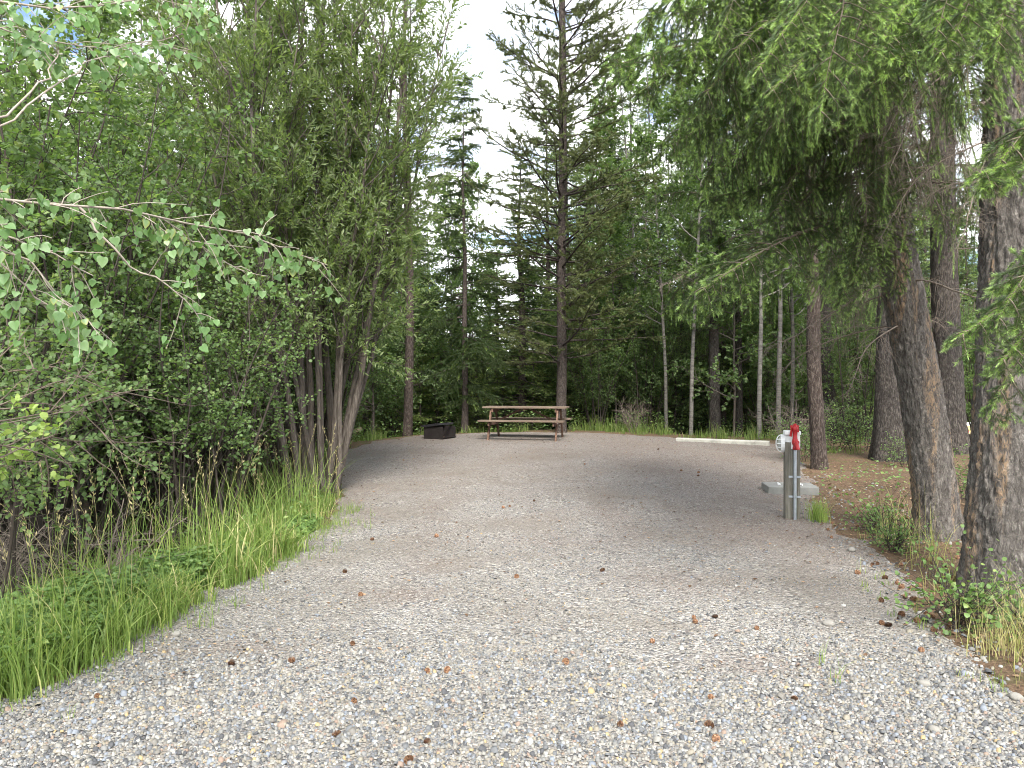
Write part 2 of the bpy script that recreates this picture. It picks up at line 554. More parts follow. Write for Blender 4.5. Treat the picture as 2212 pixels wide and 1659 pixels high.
def grid_mesh(name, gx, gy, zf, mat, attrf=None, keep=None):
    X, Y = np.meshgrid(gx, gy)
    Z = zf(X, Y)
    nx = len(gx)
    i = np.arange(len(gy) - 1)[:, None]; j = np.arange(nx - 1)[None]
    F = np.stack([i * nx + j, i * nx + j + 1, (i + 1) * nx + j + 1, (i + 1) * nx + j], -1).reshape(-1, 4)
    V = np.stack([X, Y, Z], -1).reshape(-1, 3)
    if keep is not None:
        kv = keep(X, Y).reshape(-1)
        F = F[kv[F].any(1)]
        used = np.unique(F); remap = np.full(len(V), -1); remap[used] = np.arange(len(used))
        V, F = V[used], remap[F]
    g = Geo(); g.add(V, F, 0, attrf(V[:, 0], V[:, 1]) if attrf else 0.0)
    return g.mesh(name, mat, True)

# forest floor: brown litter, bare soil and moss
m, nt, b = new_mat('forest_floor')
v = coords(nt)
n_big = noise(nt, .8, 5, .6, v); n_fine = noise(nt, 38, 4, .7, v); n_mid = noise(nt, 5.5, 5, .65, v)
c = ramp(nt, n_fine, [(.28, (.055, .036, .024)), (.5, (.120, .078, .050)), (.68, (.19, .13, .085)), (.8, (.30, .23, .16))])
c2 = ramp(nt, n_fine, [(.3, (.035, .055, .015)), (.6, (.075, .110, .030)), (.8, (.14, .17, .06))])
gm = math_(nt, 'MULTIPLY', ramp(nt, n_mid, [(.50, (0, 0, 0)), (.64, (1, 1, 1))]), attr(nt, 'tint'))
c = mixc(nt, gm, c, c2)
c = mixc(nt, 1.0, c, ramp(nt, n_big, [(.3, (.8, .8, .8)), (.7, (1.2, 1.17, 1.12))]), 'MULTIPLY')
nt.links.new(c, b.inputs['Base Color']); b.inputs['Roughness'].default_value = .95
bump(nt, b, math_(nt, 'ADD', n_fine, n_mid), .9, .03)
M['forest_floor'] = m

gx = axis_grid(-9, 10, .14, -320, 320); gy = axis_grid(1.0, 26, .14, -120, 420)
def green_amount(x, y):
    return np.where(x < 0, 1.0, .55) * (1 - .75 * sstep(2.4, 3.2, x) * (1 - sstep(9, 14, y)))
ground = obj('ground', grid_mesh('ground', gx, gy, lambda x, y: gz(x, y) - .05 * sstep(-.05, .30, pad_dist(x, y)), M['forest_floor'], green_amount), kind='structure',
             label='brown needle litter and mossy soil of the forest floor')

# gravel pad: pale washed pebbles near the road, greyer fines and reddish litter farther in
m, nt, b = new_mat('gravel')
v = coords(nt)
def voro(nt, scale, vec, feat='F1'):
    n = nt.nodes.new('ShaderNodeTexVoronoi'); n.feature = feat
    n.inputs['Scale'].default_value = scale
    nt.links.new(vec, n.inputs['Vector'])
    return n
wv = nt.nodes.new('ShaderNodeVectorMath'); wv.operation = 'ADD'
nw = nt.nodes.new('ShaderNodeTexNoise'); nw.inputs['Scale'].default_value = 30
nt.links.new(v, nw.inputs['Vector'])
sw = nt.nodes.new('ShaderNodeVectorMath'); sw.operation = 'SCALE'; sw.inputs['Scale'].default_value = .018
nt.links.new(nw.outputs['Color'], sw.inputs[0]); nt.links.new(v, wv.inputs[0]); nt.links.new(sw.outputs[0], wv.inputs[1])
v1 = voro(nt, 46, wv.outputs[0]); v2 = voro(nt, 105, wv.outputs[0])
sepc = nt.nodes.new('ShaderNodeSeparateColor'); nt.links.new(v1.outputs['Color'], sepc.inputs[0])
sepd = nt.nodes.new('ShaderNodeSeparateColor'); nt.links.new(v2.outputs['Color'], sepd.inputs[0])
STONE = [(0, (0.130, 0.123, 0.121)), (.22, (0.233, 0.229, 0.229)), (.42, (0.320, 0.302, 0.281)), (.58, (0.406, 0.380, 0.341)), (.72, (0.276, 0.251, 0.220)), (.86, (0.501, 0.480, 0.441)), (1, (0.268, 0.268, 0.281))]
ca = ramp(nt, sepc.outputs[0], STONE, 'CONSTANT'); cb2 = ramp(nt, sepd.outputs[0], STONE, 'CONSTANT')
stone = mixc(nt, ramp(nt, noise(nt, 3.0, 4, .6, v), [(.42, (0, 0, 0)), (.58, (1, 1, 1))]), ca, cb2)
fines = ramp(nt, noise(nt, 150, 3, .8, v), [(.3, (0.160, 0.140, 0.116)), (.7, (0.288, 0.260, 0.224))])
n_p = noise(nt, .55, 6, .68, v, .4)
dirt = math_(nt, 'MULTIPLY', ramp(nt, n_p, [(.47, (0, 0, 0)), (.64, (1, 1, 1))]), .75)
stone = mixc(nt, dirt, stone, fines)
lit = ramp(nt, noise(nt, 85, 3, .75, v), [(.30, (0.102, 0.073, 0.058)), (.5, (0.191, 0.146, 0.121)), (.72, (0.357, 0.306, 0.268))])
# reddish-brown needle litter collects at the back and along the tree side
n_l = noise(nt, .9, 6, .7, v)
lm = math_(nt, 'ADD', attr(nt, 'tint'), math_(nt, 'MULTIPLY_ADD', n_l, 1.5, -.75), None, True)
grit = ramp(nt, noise(nt, 60, 2, .6, v), [(.40, (.25, .25, .25)), (.60, (1, 1, 1))])
c = mixc(nt, math_(nt, 'MULTIPLY', lm, grit), stone, lit)
nt.links.new(c, b.inputs['Base Color']); b.inputs['Roughness'].default_value = .9
h = math_(nt, 'ADD', math_(nt, 'MULTIPLY', v1.outputs['Distance'], -1.0), math_(nt, 'MULTIPLY', v2.outputs['Distance'], -.4))
bump(nt, b, h, 1.0, .030)
M['gravel'] = m

def litter_amount(x, y):
    a = .25 * sstep(5, 9, y) + .50 * sstep(8, 17, y) + .55 * sstep(1.0, 3.2, x) * sstep(4.2, 8.5, y)
    d = pad_dist(x, y)
    a = a + .25 * (1 - sstep(0, .8, d)) * sstep(6, 9, y)
    for cx, cy2, rx, ry, k in ((-.83, 5.76, .35, .24, .55), (-1.6, 4.56, .5, .17, .5), (2.2, 8.4, .9, 1.0, .35), (1.4, 4.3, .45, .17, .5), (-.6, 6.6, .3, .3, .4), (1.4, 6.1, .5, .5, .35), (.4, 7.6, .5, .4, .3), (-.9, 9.0, .3, 2.2, .25), (1.2, 9.5, .3, 2.5, .25)):
        a = a + 1.3 * k * np.exp(-((x - cx) / rx) ** 2 - ((y - cy2) / ry) ** 2)
    return np.clip(a, 0, .95)
def pad_z(x, y):
    d = pad_dist(x, y)
    w = fbm(np.stack([x * 2.2, y * 2.2, x * 0], -1), 4, 31) - .5
    edge = np.clip(d + w * .55, -.35, .35)
    return gz(x, y) + .012 + np.where(edge < 0, edge * .22, 0) - .012 * (1 - sstep(0, .3, edge)) + (vnoise(np.stack([x * 9, y * 9, x * 0], -1), 3) - .5) * .008
px_ = np.arange(-7.5, 7.6, .07); py_ = np.concatenate([np.arange(-3, 2, .25), np.arange(2, 21.5, .07)])
gravel_pad = obj('gravel_pad', grid_mesh('gravel_pad', px_, py_, pad_z, M['gravel'], litter_amount, lambda x, y: pad_dist(x, y) > -.36), kind='structure',
                 label='pale gravel drive and camping pad with reddish litter')

# loose pebbles, real stones on the near part of the pad
m, nt, b = new_mat('pebble')
c = ramp(nt, attr(nt, 'tint'), [(0, (0.068, 0.070, 0.075)), (.10, (0.117, 0.121, 0.127)), (.26, (0.172, 0.171, 0.167)), (.42, (0.215, 0.209, 0.193)), (.55, (0.147, 0.139, 0.127)), (.65, (0.209, 0.190, 0.154)),
                                (.77, (0.283, 0.281, 0.268)), (.88, (0.172, 0.190, 0.219)), (.95, (0.209, 0.158, 0.127)), (.983, (0.295, 0.227, 0.131))], 'CONSTANT')
c = mixc(nt, 1.0, c, ramp(nt, noise(nt, 90, 4, .7, coords(nt)), [(.25, (.78, .78, .77)), (.75, (1.15, 1.15, 1.14))]), 'MULTIPLY')
nt.links.new(c, b.inputs['Base Color']); b.inputs['Roughness'].default_value = .75
M['pebble'] = m

def pebbles(name, N, ylo, yhi, size, seed, label, edge=0.0, litter_cut=True, peak=False, sel=None):
    r = rng_(seed)
    y = ylo + (yhi - ylo) * r.uniform(0, 1, N)
    x = r.uniform(-1, 1, N) * (y * .675 + .45)
    keep = pad_dist(x, y) + r.normal(0, .12, N) > edge
    q = np.stack([x * .55, y * .55, x * 0], -1)
    if litter_cut:
        bare = fbm(np.stack([x * .9, y * .9, x * 0], -1), 4, 77)
        keep &= r.uniform(0, 1, N) > .80 * sstep(.56, .70, bare) * sstep(3.4, 4.4, y)
        keep &= r.uniform(0, 1, N) > litter_amount(x, y) * 1.0
        track = np.exp(-((x + .95 + .10 * (y - 6)) / .33) ** 2) + np.exp(-((x - 1.05 - .05 * (y - 6)) / .36) ** 2)
        keep &= r.uniform(0, 1, N) > .55 * track * sstep(4.2, 6, y)
        keep &= r.uniform(0, 1, N) > .75 * sstep(ylo + .55 * (yhi - ylo), yhi, y)
    if sel is not None:
        keep = sel(x, y)
    x, y = x[keep], y[keep]; N = len(x)
    z = np.maximum(pad_z(x, y), gz(x, y)) if sel is not None else pad_z(x, y)
    s = size * np.exp(r.normal(0, .30, N)) * .5
    s = np.minimum(s, size * 1.5)
    k = 5
    a = np.arange(k) / k * 2 * math.pi
    rad = 1 + r.normal(0, .12, (N, k))
    el = r.uniform(.62, 1.0, N)
    ht = s * r.uniform(.55, .95, N)
    rz = r.uniform(0, 6.28, N); tx, ty = r.normal(0, .28, N), r.normal(0, .28, N)
    lift = r.uniform(-.1, .55, N) * s
    def ring(fr, fz):
        ux = np.cos(a)[None] * rad * fr; uy = np.sin(a)[None] * rad * fr * el[:, None]
        X = (ux * np.cos(rz)[:, None] - uy * np.sin(rz)[:, None]) * s[:, None]
        Y = (ux * np.sin(rz)[:, None] + uy * np.cos(rz)[:, None]) * s[:, None]
        Z = fz * ht[:, None] + X * tx[:, None] + Y * ty[:, None]
        return np.stack([X + x[:, None], Y + y[:, None], Z + (z + lift)[:, None]], -1)
    if peak:
        V = np.concatenate([ring(1.0, -.20), ring(.0, .78)[:, :1] + (r.normal(0, .25, (N, 1, 3)) * s[:, None, None]) * [1, 1, .2]], 1)
    else:
        V = np.concatenate([ring(1.0, -.25), ring(.66, .80)], 1)
    j = np.arange(k); j2 = (j + 1) % k
    F = np.concatenate([np.stack([o + j, o + j2, o + k + j2, o + k + j], 1) for o in (0,)])
    nv = V.shape[1]; off = (np.arange(N) * nv)[:, None, None]; tint = np.repeat(r.uniform(0, 1, N), nv)
    g = Geo()
    if peak:
        F = np.stack([j, j2, np.full(k, 5)], 1)
        g.add(V.reshape(-1, 3), (F[None] + off).reshape(-1, 3), 0, tint)
    else:
        g.add(V.reshape(-1, 3), (F[None] + off).reshape(-1, 4), 0, tint)
        g.F.append(((np.array([[5, 6, 7], [5, 7, 8], [5, 8, 9]])[None] + off).reshape(-1, 3), 0))
    return obj(name, g.mesh(name, M['pebble'], True), kind='stuff', label=label, category='gravel')

pebbles('pebble_gravel', 56000, 2.6, 4.8, .0165, 11, 'pale washed pebbles lying loose along the front of the drive')
pebbles('fine_gravel', 90000, 4.0, 11, .0140, 12, 'small grey stones spread over the middle of the pad', peak=True)
pebbles('litter_stones', 26000, 4.0, 13.5, .026, 13, 'scattered pale stones in the brown litter under the firs', peak=False, sel=lambda x, y: (pad_dist(x, y) < .25) & (x > 2.4) & (x < 7.5) & (fbm(np.stack([x, y, x * 0], -1) * 1.4, 3, 88) > .52) & (np.mod(x * 977.3 + y * 613.1, 1.0) < .55 * np.exp(-np.maximum(-pad_dist(x, y), 0) / .8)))
# ------------------------------------------------------------------ built objects
def wood_mat(name, stops, axis_scale, bumpd=.003):
    m, nt, b = new_mat(name)
    oi = nt.nodes.new('ShaderNodeObjectInfo')
    v = coords(nt, axis_scale)
    off = nt.nodes.new('ShaderNodeVectorMath'); off.operation = 'ADD'
    cx = nt.nodes.new('ShaderNodeCombineXYZ')
    for i in range(3):
        nt.links.new(math_(nt, 'MULTIPLY', oi.outputs['Random'], 37.0), cx.inputs[i])
    nt.links.new(v, off.inputs[0]); nt.links.new(cx.outputs[0], off.inputs[1])
    n = noise(nt, 1.0, 6, .65, off.outputs[0], .7)
    c = ramp(nt, n, stops)
    val = math_(nt, 'MULTIPLY_ADD', oi.outputs['Random'], .35, .82)
    hs = nt.nodes.new('ShaderNodeHueSaturation'); nt.links.new(val, hs.inputs['Value']); nt.links.new(c, hs.inputs['Color'])
    nt.links.new(hs.outputs[0], b.inputs['Base Color'])
    b.inputs['Roughness'].default_value = .8
    bump(nt, b, n, .6, bumpd)
    return m

M['table_wood'] = wood_mat('table_wood', [(.25, (.070, .050, .037)), (.5, (.145, .108, .082)), (.75, (.24, .19, .15))], (2, 34, 34))
M['frame_wood'] = wood_mat('frame_wood', [(.25, (.065, .036, .026)), (.5, (.130, .078, .056)), (.75, (.21, .14, .10))], (14, 14, 14))
M['post_wood'] = wood_mat('post_wood', [(.28, (.065, .060, .048)), (.5, (.150, .142, .118)), (.72, (.26, .25, .215))], (60, 60, 2.4))

def simple(name, col, rough=.5, metal=0.0, var=.15, scale=12, bd=0.0, spec=.4):
    m, nt, b = new_mat(name)
    n = noise(nt, scale, 5, .65, coords(nt))
    lo = tuple(max(0, c * (1 - var)) for c in col); hi = tuple(min(1, c * (1 + var)) for c in col)
    nt.links.new(ramp(nt, n, [(.3, lo), (.7, hi)]), b.inputs['Base Color'])
    b.inputs['Roughness'].default_value = rough; b.inputs['Metallic'].default_value = metal
    b.inputs['Specular IOR Level'].default_value = spec
    if bd:
        bump(nt, b, noise(nt, scale * 6, 4, .7, coords(nt)), .6, bd)
    return m
M['rust'] = simple('rust', (.017, .013, .013), .75, .1, .45, 7, .002)
M['soot'] = simple('soot', (.022, .021, .024), .7, .2, .4, 14, .001)
M['white_plastic'] = simple('white_plastic', (.74, .75, .75), .4, 0, .05, 9)
M['lamp_glass'] = simple('lamp_glass', (.42, .43, .40), .15, 0, .12, 20, 0, .6)
M['red_iron'] = simple('red_iron', (.36, .018, .022), .42, 0, .22, 24, .0006)
M['zinc'] = simple('zinc', (.42, .46, .50), .42, .75, .12, 30)
M['concrete'] = simple('concrete', (.20, .20, .188), .9, 0, .22, 6, .003, .2)
M['kerb_paint'] = simple('kerb_paint', (.32, .315, .28), .85, 0, .28, 7, .003, .2)
M['white_cloth'] = simple('white_cloth', (.78, .78, .76), .9, 0, .05, 5, 0, .1)
M['stone'] = simple('stone', (.22, .21, .19), .8, 0, .25, 18, .002, .2)

# picnic table ------------------------------------------------------
def picnic_table(label, loc, rz, L=1.85, group=None, top_mat='table_wood', cat='picnic table'):
    t = thing('picnic_table', label, cat, loc, rz, group)
    def plank(name, V, mat, w=.005):
        V = np.asarray(V); c = V.mean(0)
        return obj(name, bevel_mesh(V - c, BOXF, name, M[mat], w), t, c)
    for i in range(5):
        plank('table_plank', box_verts((0, -.30 + i * .150, .745 + (.002 if i % 2 else 0)), (L + (-.01, .012, 0, .008, -.006)[i], .141, .038)), top_mat)
    for s in (-1, 1):
        for k in (0, 1):
            plank('bench_plank', box_verts((0, s * (.66 + k * .147 - .073), .445 + .002 * k), (L + (.006 if k else -.008), .139, .038)), 'table_wood')
    xe = L / 2 - .24
    for sx in (-1, 1):
        x = sx * xe
        plank('top_batten', box_verts((x, 0, .68), (.038, .70, .09)), 'frame_wood')
        plank('seat_beam', box_verts((x, 0, .380), (.038, 1.50, .09)), 'frame_wood')
        for sy in (-1, 1):
            plank('leg', bar_verts((x + sx * .040, sy * .63, -.03), (x + sx * .040, sy * .24, .724), .038, .095, (0, 1, 0)), 'frame_wood')
        plank('diagonal_brace', bar_verts((x - sx * .03, 0, .40), (sx * .12, 0, .70), .085, .038, (sx, 0, 1)), 'frame_wood')
    plank('centre_batten', box_verts((0, 0, .70), (.05, .66, .05)), 'frame_wood')
    for sx in (-1, 1):
        for sy in (-1, 1):
            for zz_, yy in ((.38, .445), (.68, .262)):
                a = np.arange(6) / 6 * 2 * math.pi
                V = np.array([[sx * (xe + .062 + e), sy * yy + .011 * math.cos(q), zz_ + .011 * math.sin(q)] for e in (0, .007) for q in a])
                F = [[i, (i + 1) % 6, 6 + (i + 1) % 6, 6 + i] for i in range(6)]
                g = Geo(); g.add(V, F, 0); g.add(V[6:], [[0, 1, 2, 3], [0, 3, 4, 5]], 0)
                obj('bolt', g.mesh('bolt', M['zinc'], False), t)
    return t

tx, ty_ = 0.335, 18.0
picnic_table('weathered brown wooden picnic table with attached benches at the back of the pad', (tx, ty_, float(gz(tx, ty_)) + .012), R(-11), 1.98)

# fire pit: open steel box with a hinged cooking grate ----------------
fx, fy = -1.72, 18.1
fp = thing('fire_pit', 'rusty dark steel fire box with tilted grate left of the picnic table', 'fire pit', (fx, fy, float(gz(fx, fy)) + .005), R(-30))
W_, H_, T_ = .54, .30, .008
def plate(name, V, F, mat='rust', parent=fp):
    g = Geo(); g.add(V, F, 0)
    return obj(name, g.mesh(name, M[mat], False), parent)
def wall_poly(name, prof, x0, axis):
    """A steel wall: an outline in (along, z) given thickness."""
    prof = np.array(prof); n = len(prof)
    V = []
    for e in (0, T_):
        for a, z in prof:
            V.append((a, x0 + e, z) if axis == 'x' else (x0 + e, a, z))
    F = [list(range(n)), list(range(2 * n - 1, n - 1, -1))]
    me = bpy.data.meshes.new(name)
    me.from_pydata([tuple(v) for v in V], [], F + [[i, n + i, n + (i + 1) % n, (i + 1) % n] for i in range(n)])
    me.materials.append(M['rust'])
    return obj(name, me, fp)
h = W_ / 2
wall_poly('front_wall', [(-h, -.05), (h, -.05), (h, H_), (-h, H_)], -h, 'x')
rc = [(h, -.05), (h, H_ - .05), (h - .02, H_ - .015), (h - .05, H_), (-h, H_), (-h, -.05)]
wall_poly('back_wall', rc, h - T_, 'x')
wall_poly('side_wall', [(-h + T_, -.05), (h - T_, -.05), (h - T_, H_), (-h + T_, H_)], -h, 'y')
wall_poly('front_lip', [(-h + T_, -.05), (h - T_, -.05), (h - T_, .055), (-h + T_, .055)], h - T_, 'y')
lip = plate('lip_ledge', box_verts((h + .012, 0, .05), (.03, W_ * .96, .012)), BOXF)
gr = obj('cooking_grate', None, fp, (-.07, 0, H_ + .018), (0, R(-7), 0))
gr_w, gr_l = .50, .60
for s in (-1, 1):
    plate('grate_edge', box_verts((0, s * gr_l / 2, .012), (gr_w, .02, .05)), BOXF, 'soot', gr)
    plate('grate_edge', box_verts((s * gr_w / 2, 0, .012), (.02, gr_l - .03, .05)), BOXF, 'soot', gr)
plate('grate_plate', box_verts((-.07, 0, .022), (.30, gr_l - .04, .012)), BOXF, 'soot', gr)
for i in range(7):
    y = -gr_l / 2 + .05 + i * (gr_l - .1) / 6
    V, F = tubes(np.array([[[.06, y, .02], [.24, y, .02]]]), .006, 6)
    plate('grate_bar', V, F, 'soot', gr)

# wheel stop ---------------------------------------------------------
p0, p1 = pt(1462, 951, 17.3), pt(1662, 958, 16.3)
p0[2] = gz(p0[0], p0[1]); p1[2] = gz(p1[0], p1[1])
cx_, ang = (p0 + p1) / 2, math.atan2(p1[1] - p0[1], p1[0] - p0[0])
Lk = np.linalg.norm((p1 - p0)[:2])
V = []
for sx in (-1, 1):
    for y, z in ((-.075, -.03), (.075, -.03), (.075, .060), (.05, .086), (-.05, .086), (-.075, .060)):
        V.append((sx * Lk / 2, y, z))
F = [[i, (i + 1) % 6, 6 + (i + 1) % 6, 6 + i] for i in range(6)] + [[5, 4, 3, 2, 1, 0], [6, 7, 8, 9, 10, 11]]
ks = thing('wheel_stop', 'long pale cream concrete wheel stop at the back right of the pad', 'wheel stop', (cx_[0], cx_[1], float(gz(cx_[0], cx_[1])) + .012), ang)
obj('bar', bevel_mesh(np.array(V), F, 'bar', M['kerb_paint'], .008), ks)
for s in (-.6, .6):
    V, F = tubes(np.array([[[s, 0, .075], [s, 0, .090]]]), .02, 8)
    g = Geo(); g.add(V, F); g.add(V[8:], [[0, 1, 2, 3], [0, 3, 4, 7], [4, 5, 6, 7]])
    obj('pin', g.mesh('pin', M['rust'], False), ks)

# water and power post -----------------------------------------------
hx, hy = 3.28, 8.9
hz = float(gz(hx, hy))
hp = thing('utility_post', 'grey timber post with red hydrant, steel pipe and white outlet box', 'post', (hx, hy, hz), R(-13))
PW, PH = .168, .90
obj('timber_post', bevel_mesh(box_verts((0, 0, PH / 2 - .06), (PW, PW, PH + .12)), BOXF, 'timber_post', M['post_wood'], .010), hp)
ob = obj('outlet_box', bevel_mesh(box_verts((0, .01, PH + .035), (PW * .98, .13, .19)), BOXF, 'outlet_box', M['white_plastic'], .006), hp)
obj('box_lid', bevel_mesh(box_verts((0, -.01, PH + .108), (PW * 1.08, .175, .045)), BOXF, 'box_lid', M['white_plastic'], .008), ob)
obj('outlet_cover', bevel_mesh(box_verts((-.035, -.062, PH + .025), (.055, .016, .10)), BOXF, 'outlet_cover', M['white_plastic'], .005), ob)
obj('mount_plate', bevel_mesh(box_verts((.03, -.088, PH - .0), (.10, .006, .16)), BOXF, 'mount_plate', M['white_plastic'], .002), ob)
def lathe(prof, c, s=14, axis='z'):
    P = np.array([[c[0], c[1], c[2] + z] for r_, z in prof])[None]
    V, F = tubes(P, np.array([[r_ for r_, z in prof]]), s)
    return V, F
pp = obj('steel_pipe', None, hp)
g = Geo(); V, F = lathe([(.0195, -.10), (.0195, .93)], (.022, -.109, 0)); g.add(V, F)
obj('pipe', g.mesh('pipe', M['zinc']), pp)
for z in (.27, .50):
    g = Geo()
    a = np.linspace(0, math.pi, 9)
    P = np.array([[.022 - .024 * math.cos(q), -.088 - .044 * math.sin(q), z] for q in a])
    P = np.concatenate([[[-.045, -.087, z]], P, [[.089, -.087, z]]])
    for i in range(len(P) - 1):
        g.add(bar_verts(P[i], P[i + 1], .006, .022), BOXF)
    obj('pipe_strap', g.mesh('pipe_strap', M['zinc'], False), pp)
hd = obj('hydrant_head', None, hp, (0, -.009, 0))
g = Geo()
V, F = lathe([(.0, .815), (.026, .815), (.028, .84), (.022, .85), (.022, .87), (.033, .88), (.036, .905), (.033, .93), (.026, .945), (.024, .99), (.026, 1.03), (.033, 1.045), (.033, 1.075), (.022, 1.085), (.018, 1.105), (.0, 1.107)], (.022, -.105, 0)); g.add(V, F)
obj('head_casting', g.mesh('head_casting', M['red_iron']), hd)
g = Geo(); V, F = tubes(np.array([[[.022, -.12, .895], [.030, -.165, .885], [.038, -.19, .855], [.040, -.195, .825]]]), np.array([[.026, .025, .022, .026]]), 12); g.add(V, F)
V, F = tubes(np.array([[[.022, -.12, .90], [.060, -.11, .905]]]), .021, 10); g.add(V, F)
obj('spout', g.mesh('spout', M['red_iron']), hd)
g = Geo()
g.add(bar_verts((-.012, -.105, 1.07), (-.03, -.115, .97), .012, .024), BOXF); g.add(bar_verts((-.03, -.105, 1.09), (.05, -.105, 1.065), .022, .03), BOXF)
g.add(bar_verts((.05, -.105, 1.10), (.056, -.105, 1.02), .012, .02), BOXF); g.add(bar_verts((.0, -.105, 1.10), (.035, -.105, 1.115), .03, .02), BOXF)
obj('lever', g.mesh('lever', M['red_iron'], False), hd)
# bulkhead lamp on the left face
bl = obj('bulkhead_lamp', None, hp, (-PW / 2, .0, PH - .02))
def half_oval(R1, R2, depth, n=12, rings=5):
    V, F = [], []
    for i in range(rings):
        a = i / (rings - 1) * math.pi / 2
        for j in range(n):
            b_ = j / n * 2 * math.pi
            V.append((-depth * math.sin(a), R1 * math.cos(a) * math.cos(b_), R2 * math.cos(a) * math.sin(b_)))
    for i in range(rings - 1):
        for j in range(n):
            F.append([i * n + j, i * n + (j + 1) % n, (i + 1) * n + (j + 1) % n, (i + 1) * n + j])
    return np.array(V), np.array(F)
V, F = half_oval(.050, .085, .048); V[:, 0] -= .03
g = Geo(); g.add(V, F); obj('lamp_glass', g.mesh('lamp_glass', M['lamp_glass']), bl)
a = np.linspace(0, 2 * math.pi, 16, endpoint=False)
V = np.array([[x, .068 * math.cos(q), .105 * math.sin(q)] for x in (.0, -.04) for q in a])
me = bpy.data.meshes.new('lamp_base')
me.from_pydata([tuple(v) for v in V], [], [[i, (i + 1) % 16, 16 + (i + 1) % 16, 16 + i] for i in range(16)] + [list(range(16, 32))])
me.materials.append(M['white_plastic']); obj('lamp_base', me, bl)
g = Geo()
for zz_ in (-.045, .0, .045):
    q = np.linspace(0, math.pi, 12)
    P = np.stack([-.03 - .058 * np.sin(q) * math.sqrt(1 - (zz_ / .1) ** 2), .06 * np.cos(q), np.full(12, zz_)], -1)[None]
    V, F = tubes(P, .0055, 6); g.add(V, F)
q = np.linspace(0, math.pi, 14)
P = np.stack([-.03 - .062 * np.sin(q), np.zeros(14), .1 * np.cos(q)], -1)[None]
V, F = tubes(P, .0065, 6); g.add(V, F)
obj('lamp_cage', g.mesh('lamp_cage', M['white_plastic']), bl)

# concrete cover slab behind the post
sx_, sy_ = 3.93, 10.75
sl = thing('concrete_slab', 'square grey concrete cover slab lying behind the timber post', 'slab', (sx_, sy_, float(gz(sx_, sy_)) + .005), R(-8))
obj('slab', bevel_mesh(box_verts((0, 0, .03), (.68, .52, .14)), BOXF, 'slab', M['concrete'], .012), sl)
for s in (-1, 1):
    g = Geo(); g.add(box_verts((s * .15, -.02, .105), (.035, .012, .012)), BOXF)
    for k in (-1, 1):
        g.add(box_verts((s * .15 + k * .0, -.02 + k * .06, .112), (.014, .05, .02)), BOXF)
    obj('lifting_handle', g.mesh('lifting_handle', M['white_plastic'], False), sl)

# neighbour's table under a cloth, glimpsed between the fir trunks ------
p = pt(2102, 960, 21.0); nz = float(gz(p[0], p[1]))
nb = picnic_table('picnic table on the next site, glimpsed between two fir trunks', (p[0], p[1], nz + .01), R(4), 1.7)
m, nt, b = new_mat('print_cloth')
vv = voro(nt, 16, coords(nt))
sp_ = nt.nodes.new('ShaderNodeSeparateColor'); nt.links.new(vv.outputs['Color'], sp_.inputs[0])
nt.links.new(ramp(nt, sp_.outputs[0], [(0, (.62, .50, .22)), (.35, (.45, .05, .04)), (.55, (.70, .62, .42)), (.75, (.10, .12, .05)), (.9, (.62, .50, .22))], 'CONSTANT'), b.inputs['Base Color'])
b.inputs['Roughness'].default_value = .9
M['print_cloth'] = m
tcl = thing('tablecloth', 'white topped cloth with floral hem over the neighbouring table', 'tablecloth', (p[0], p[1], nz + .785), R(4))
obj('cloth_top', bevel_mesh(box_verts((0, 0, .03), (1.76, .86, .06)), BOXF, 'cloth_top', M['white_cloth'], .012), tcl)
g = Geo()
n_ = 60; xs_ = np.linspace(-.875, .875, n_)
yy = -.432 - .012 * np.sin(xs_ * 26)
V = np.concatenate([np.stack([xs_, np.full(n_, -.432), np.zeros(n_)], -1), np.stack([xs_, yy, np.full(n_, -.21) + .012 * np.sin(xs_ * 9)], -1)])
V = np.concatenate([V, V + [0, .004, 0]])
F = [[i, i + 1, n_ + i + 1, n_ + i] for i in range(n_ - 1)] + [[2 * n_ + i + 1, 2 * n_ + i, 3 * n_ + i, 3 * n_ + i + 1] for i in range(n_ - 1)]
g.add(V, F); obj('cloth_hem', g.mesh('cloth_hem', M['print_cloth']), tcl)
# ------------------------------------------------------------------ trunks
def resample(ctrl, n):
    """Smooth path through control points (x, y, z, radius)."""
    c = np.array(ctrl, float)
    t = np.concatenate([[0], np.cumsum(np.linalg.norm(np.diff(c[:, :3], axis=0), axis=1))])
    u = np.linspace(0, t[-1], n)
    lin = np.stack([np.interp(u, t, c[:, i]) for i in range(4)], -1)
    w = max(n // (len(c) * 3), 1)
    if w > 1:
        pad = np.concatenate([lin[:1].repeat(w, 0), lin, lin[-1:].repeat(w, 0)])
        ker = np.hanning(2 * w + 1); ker /= ker.sum()
        sm = np.stack([np.convolve(pad[:, i], ker, 'valid') for i in range(4)], -1)
        lin[1:-1] = sm[1:-1]
    return lin

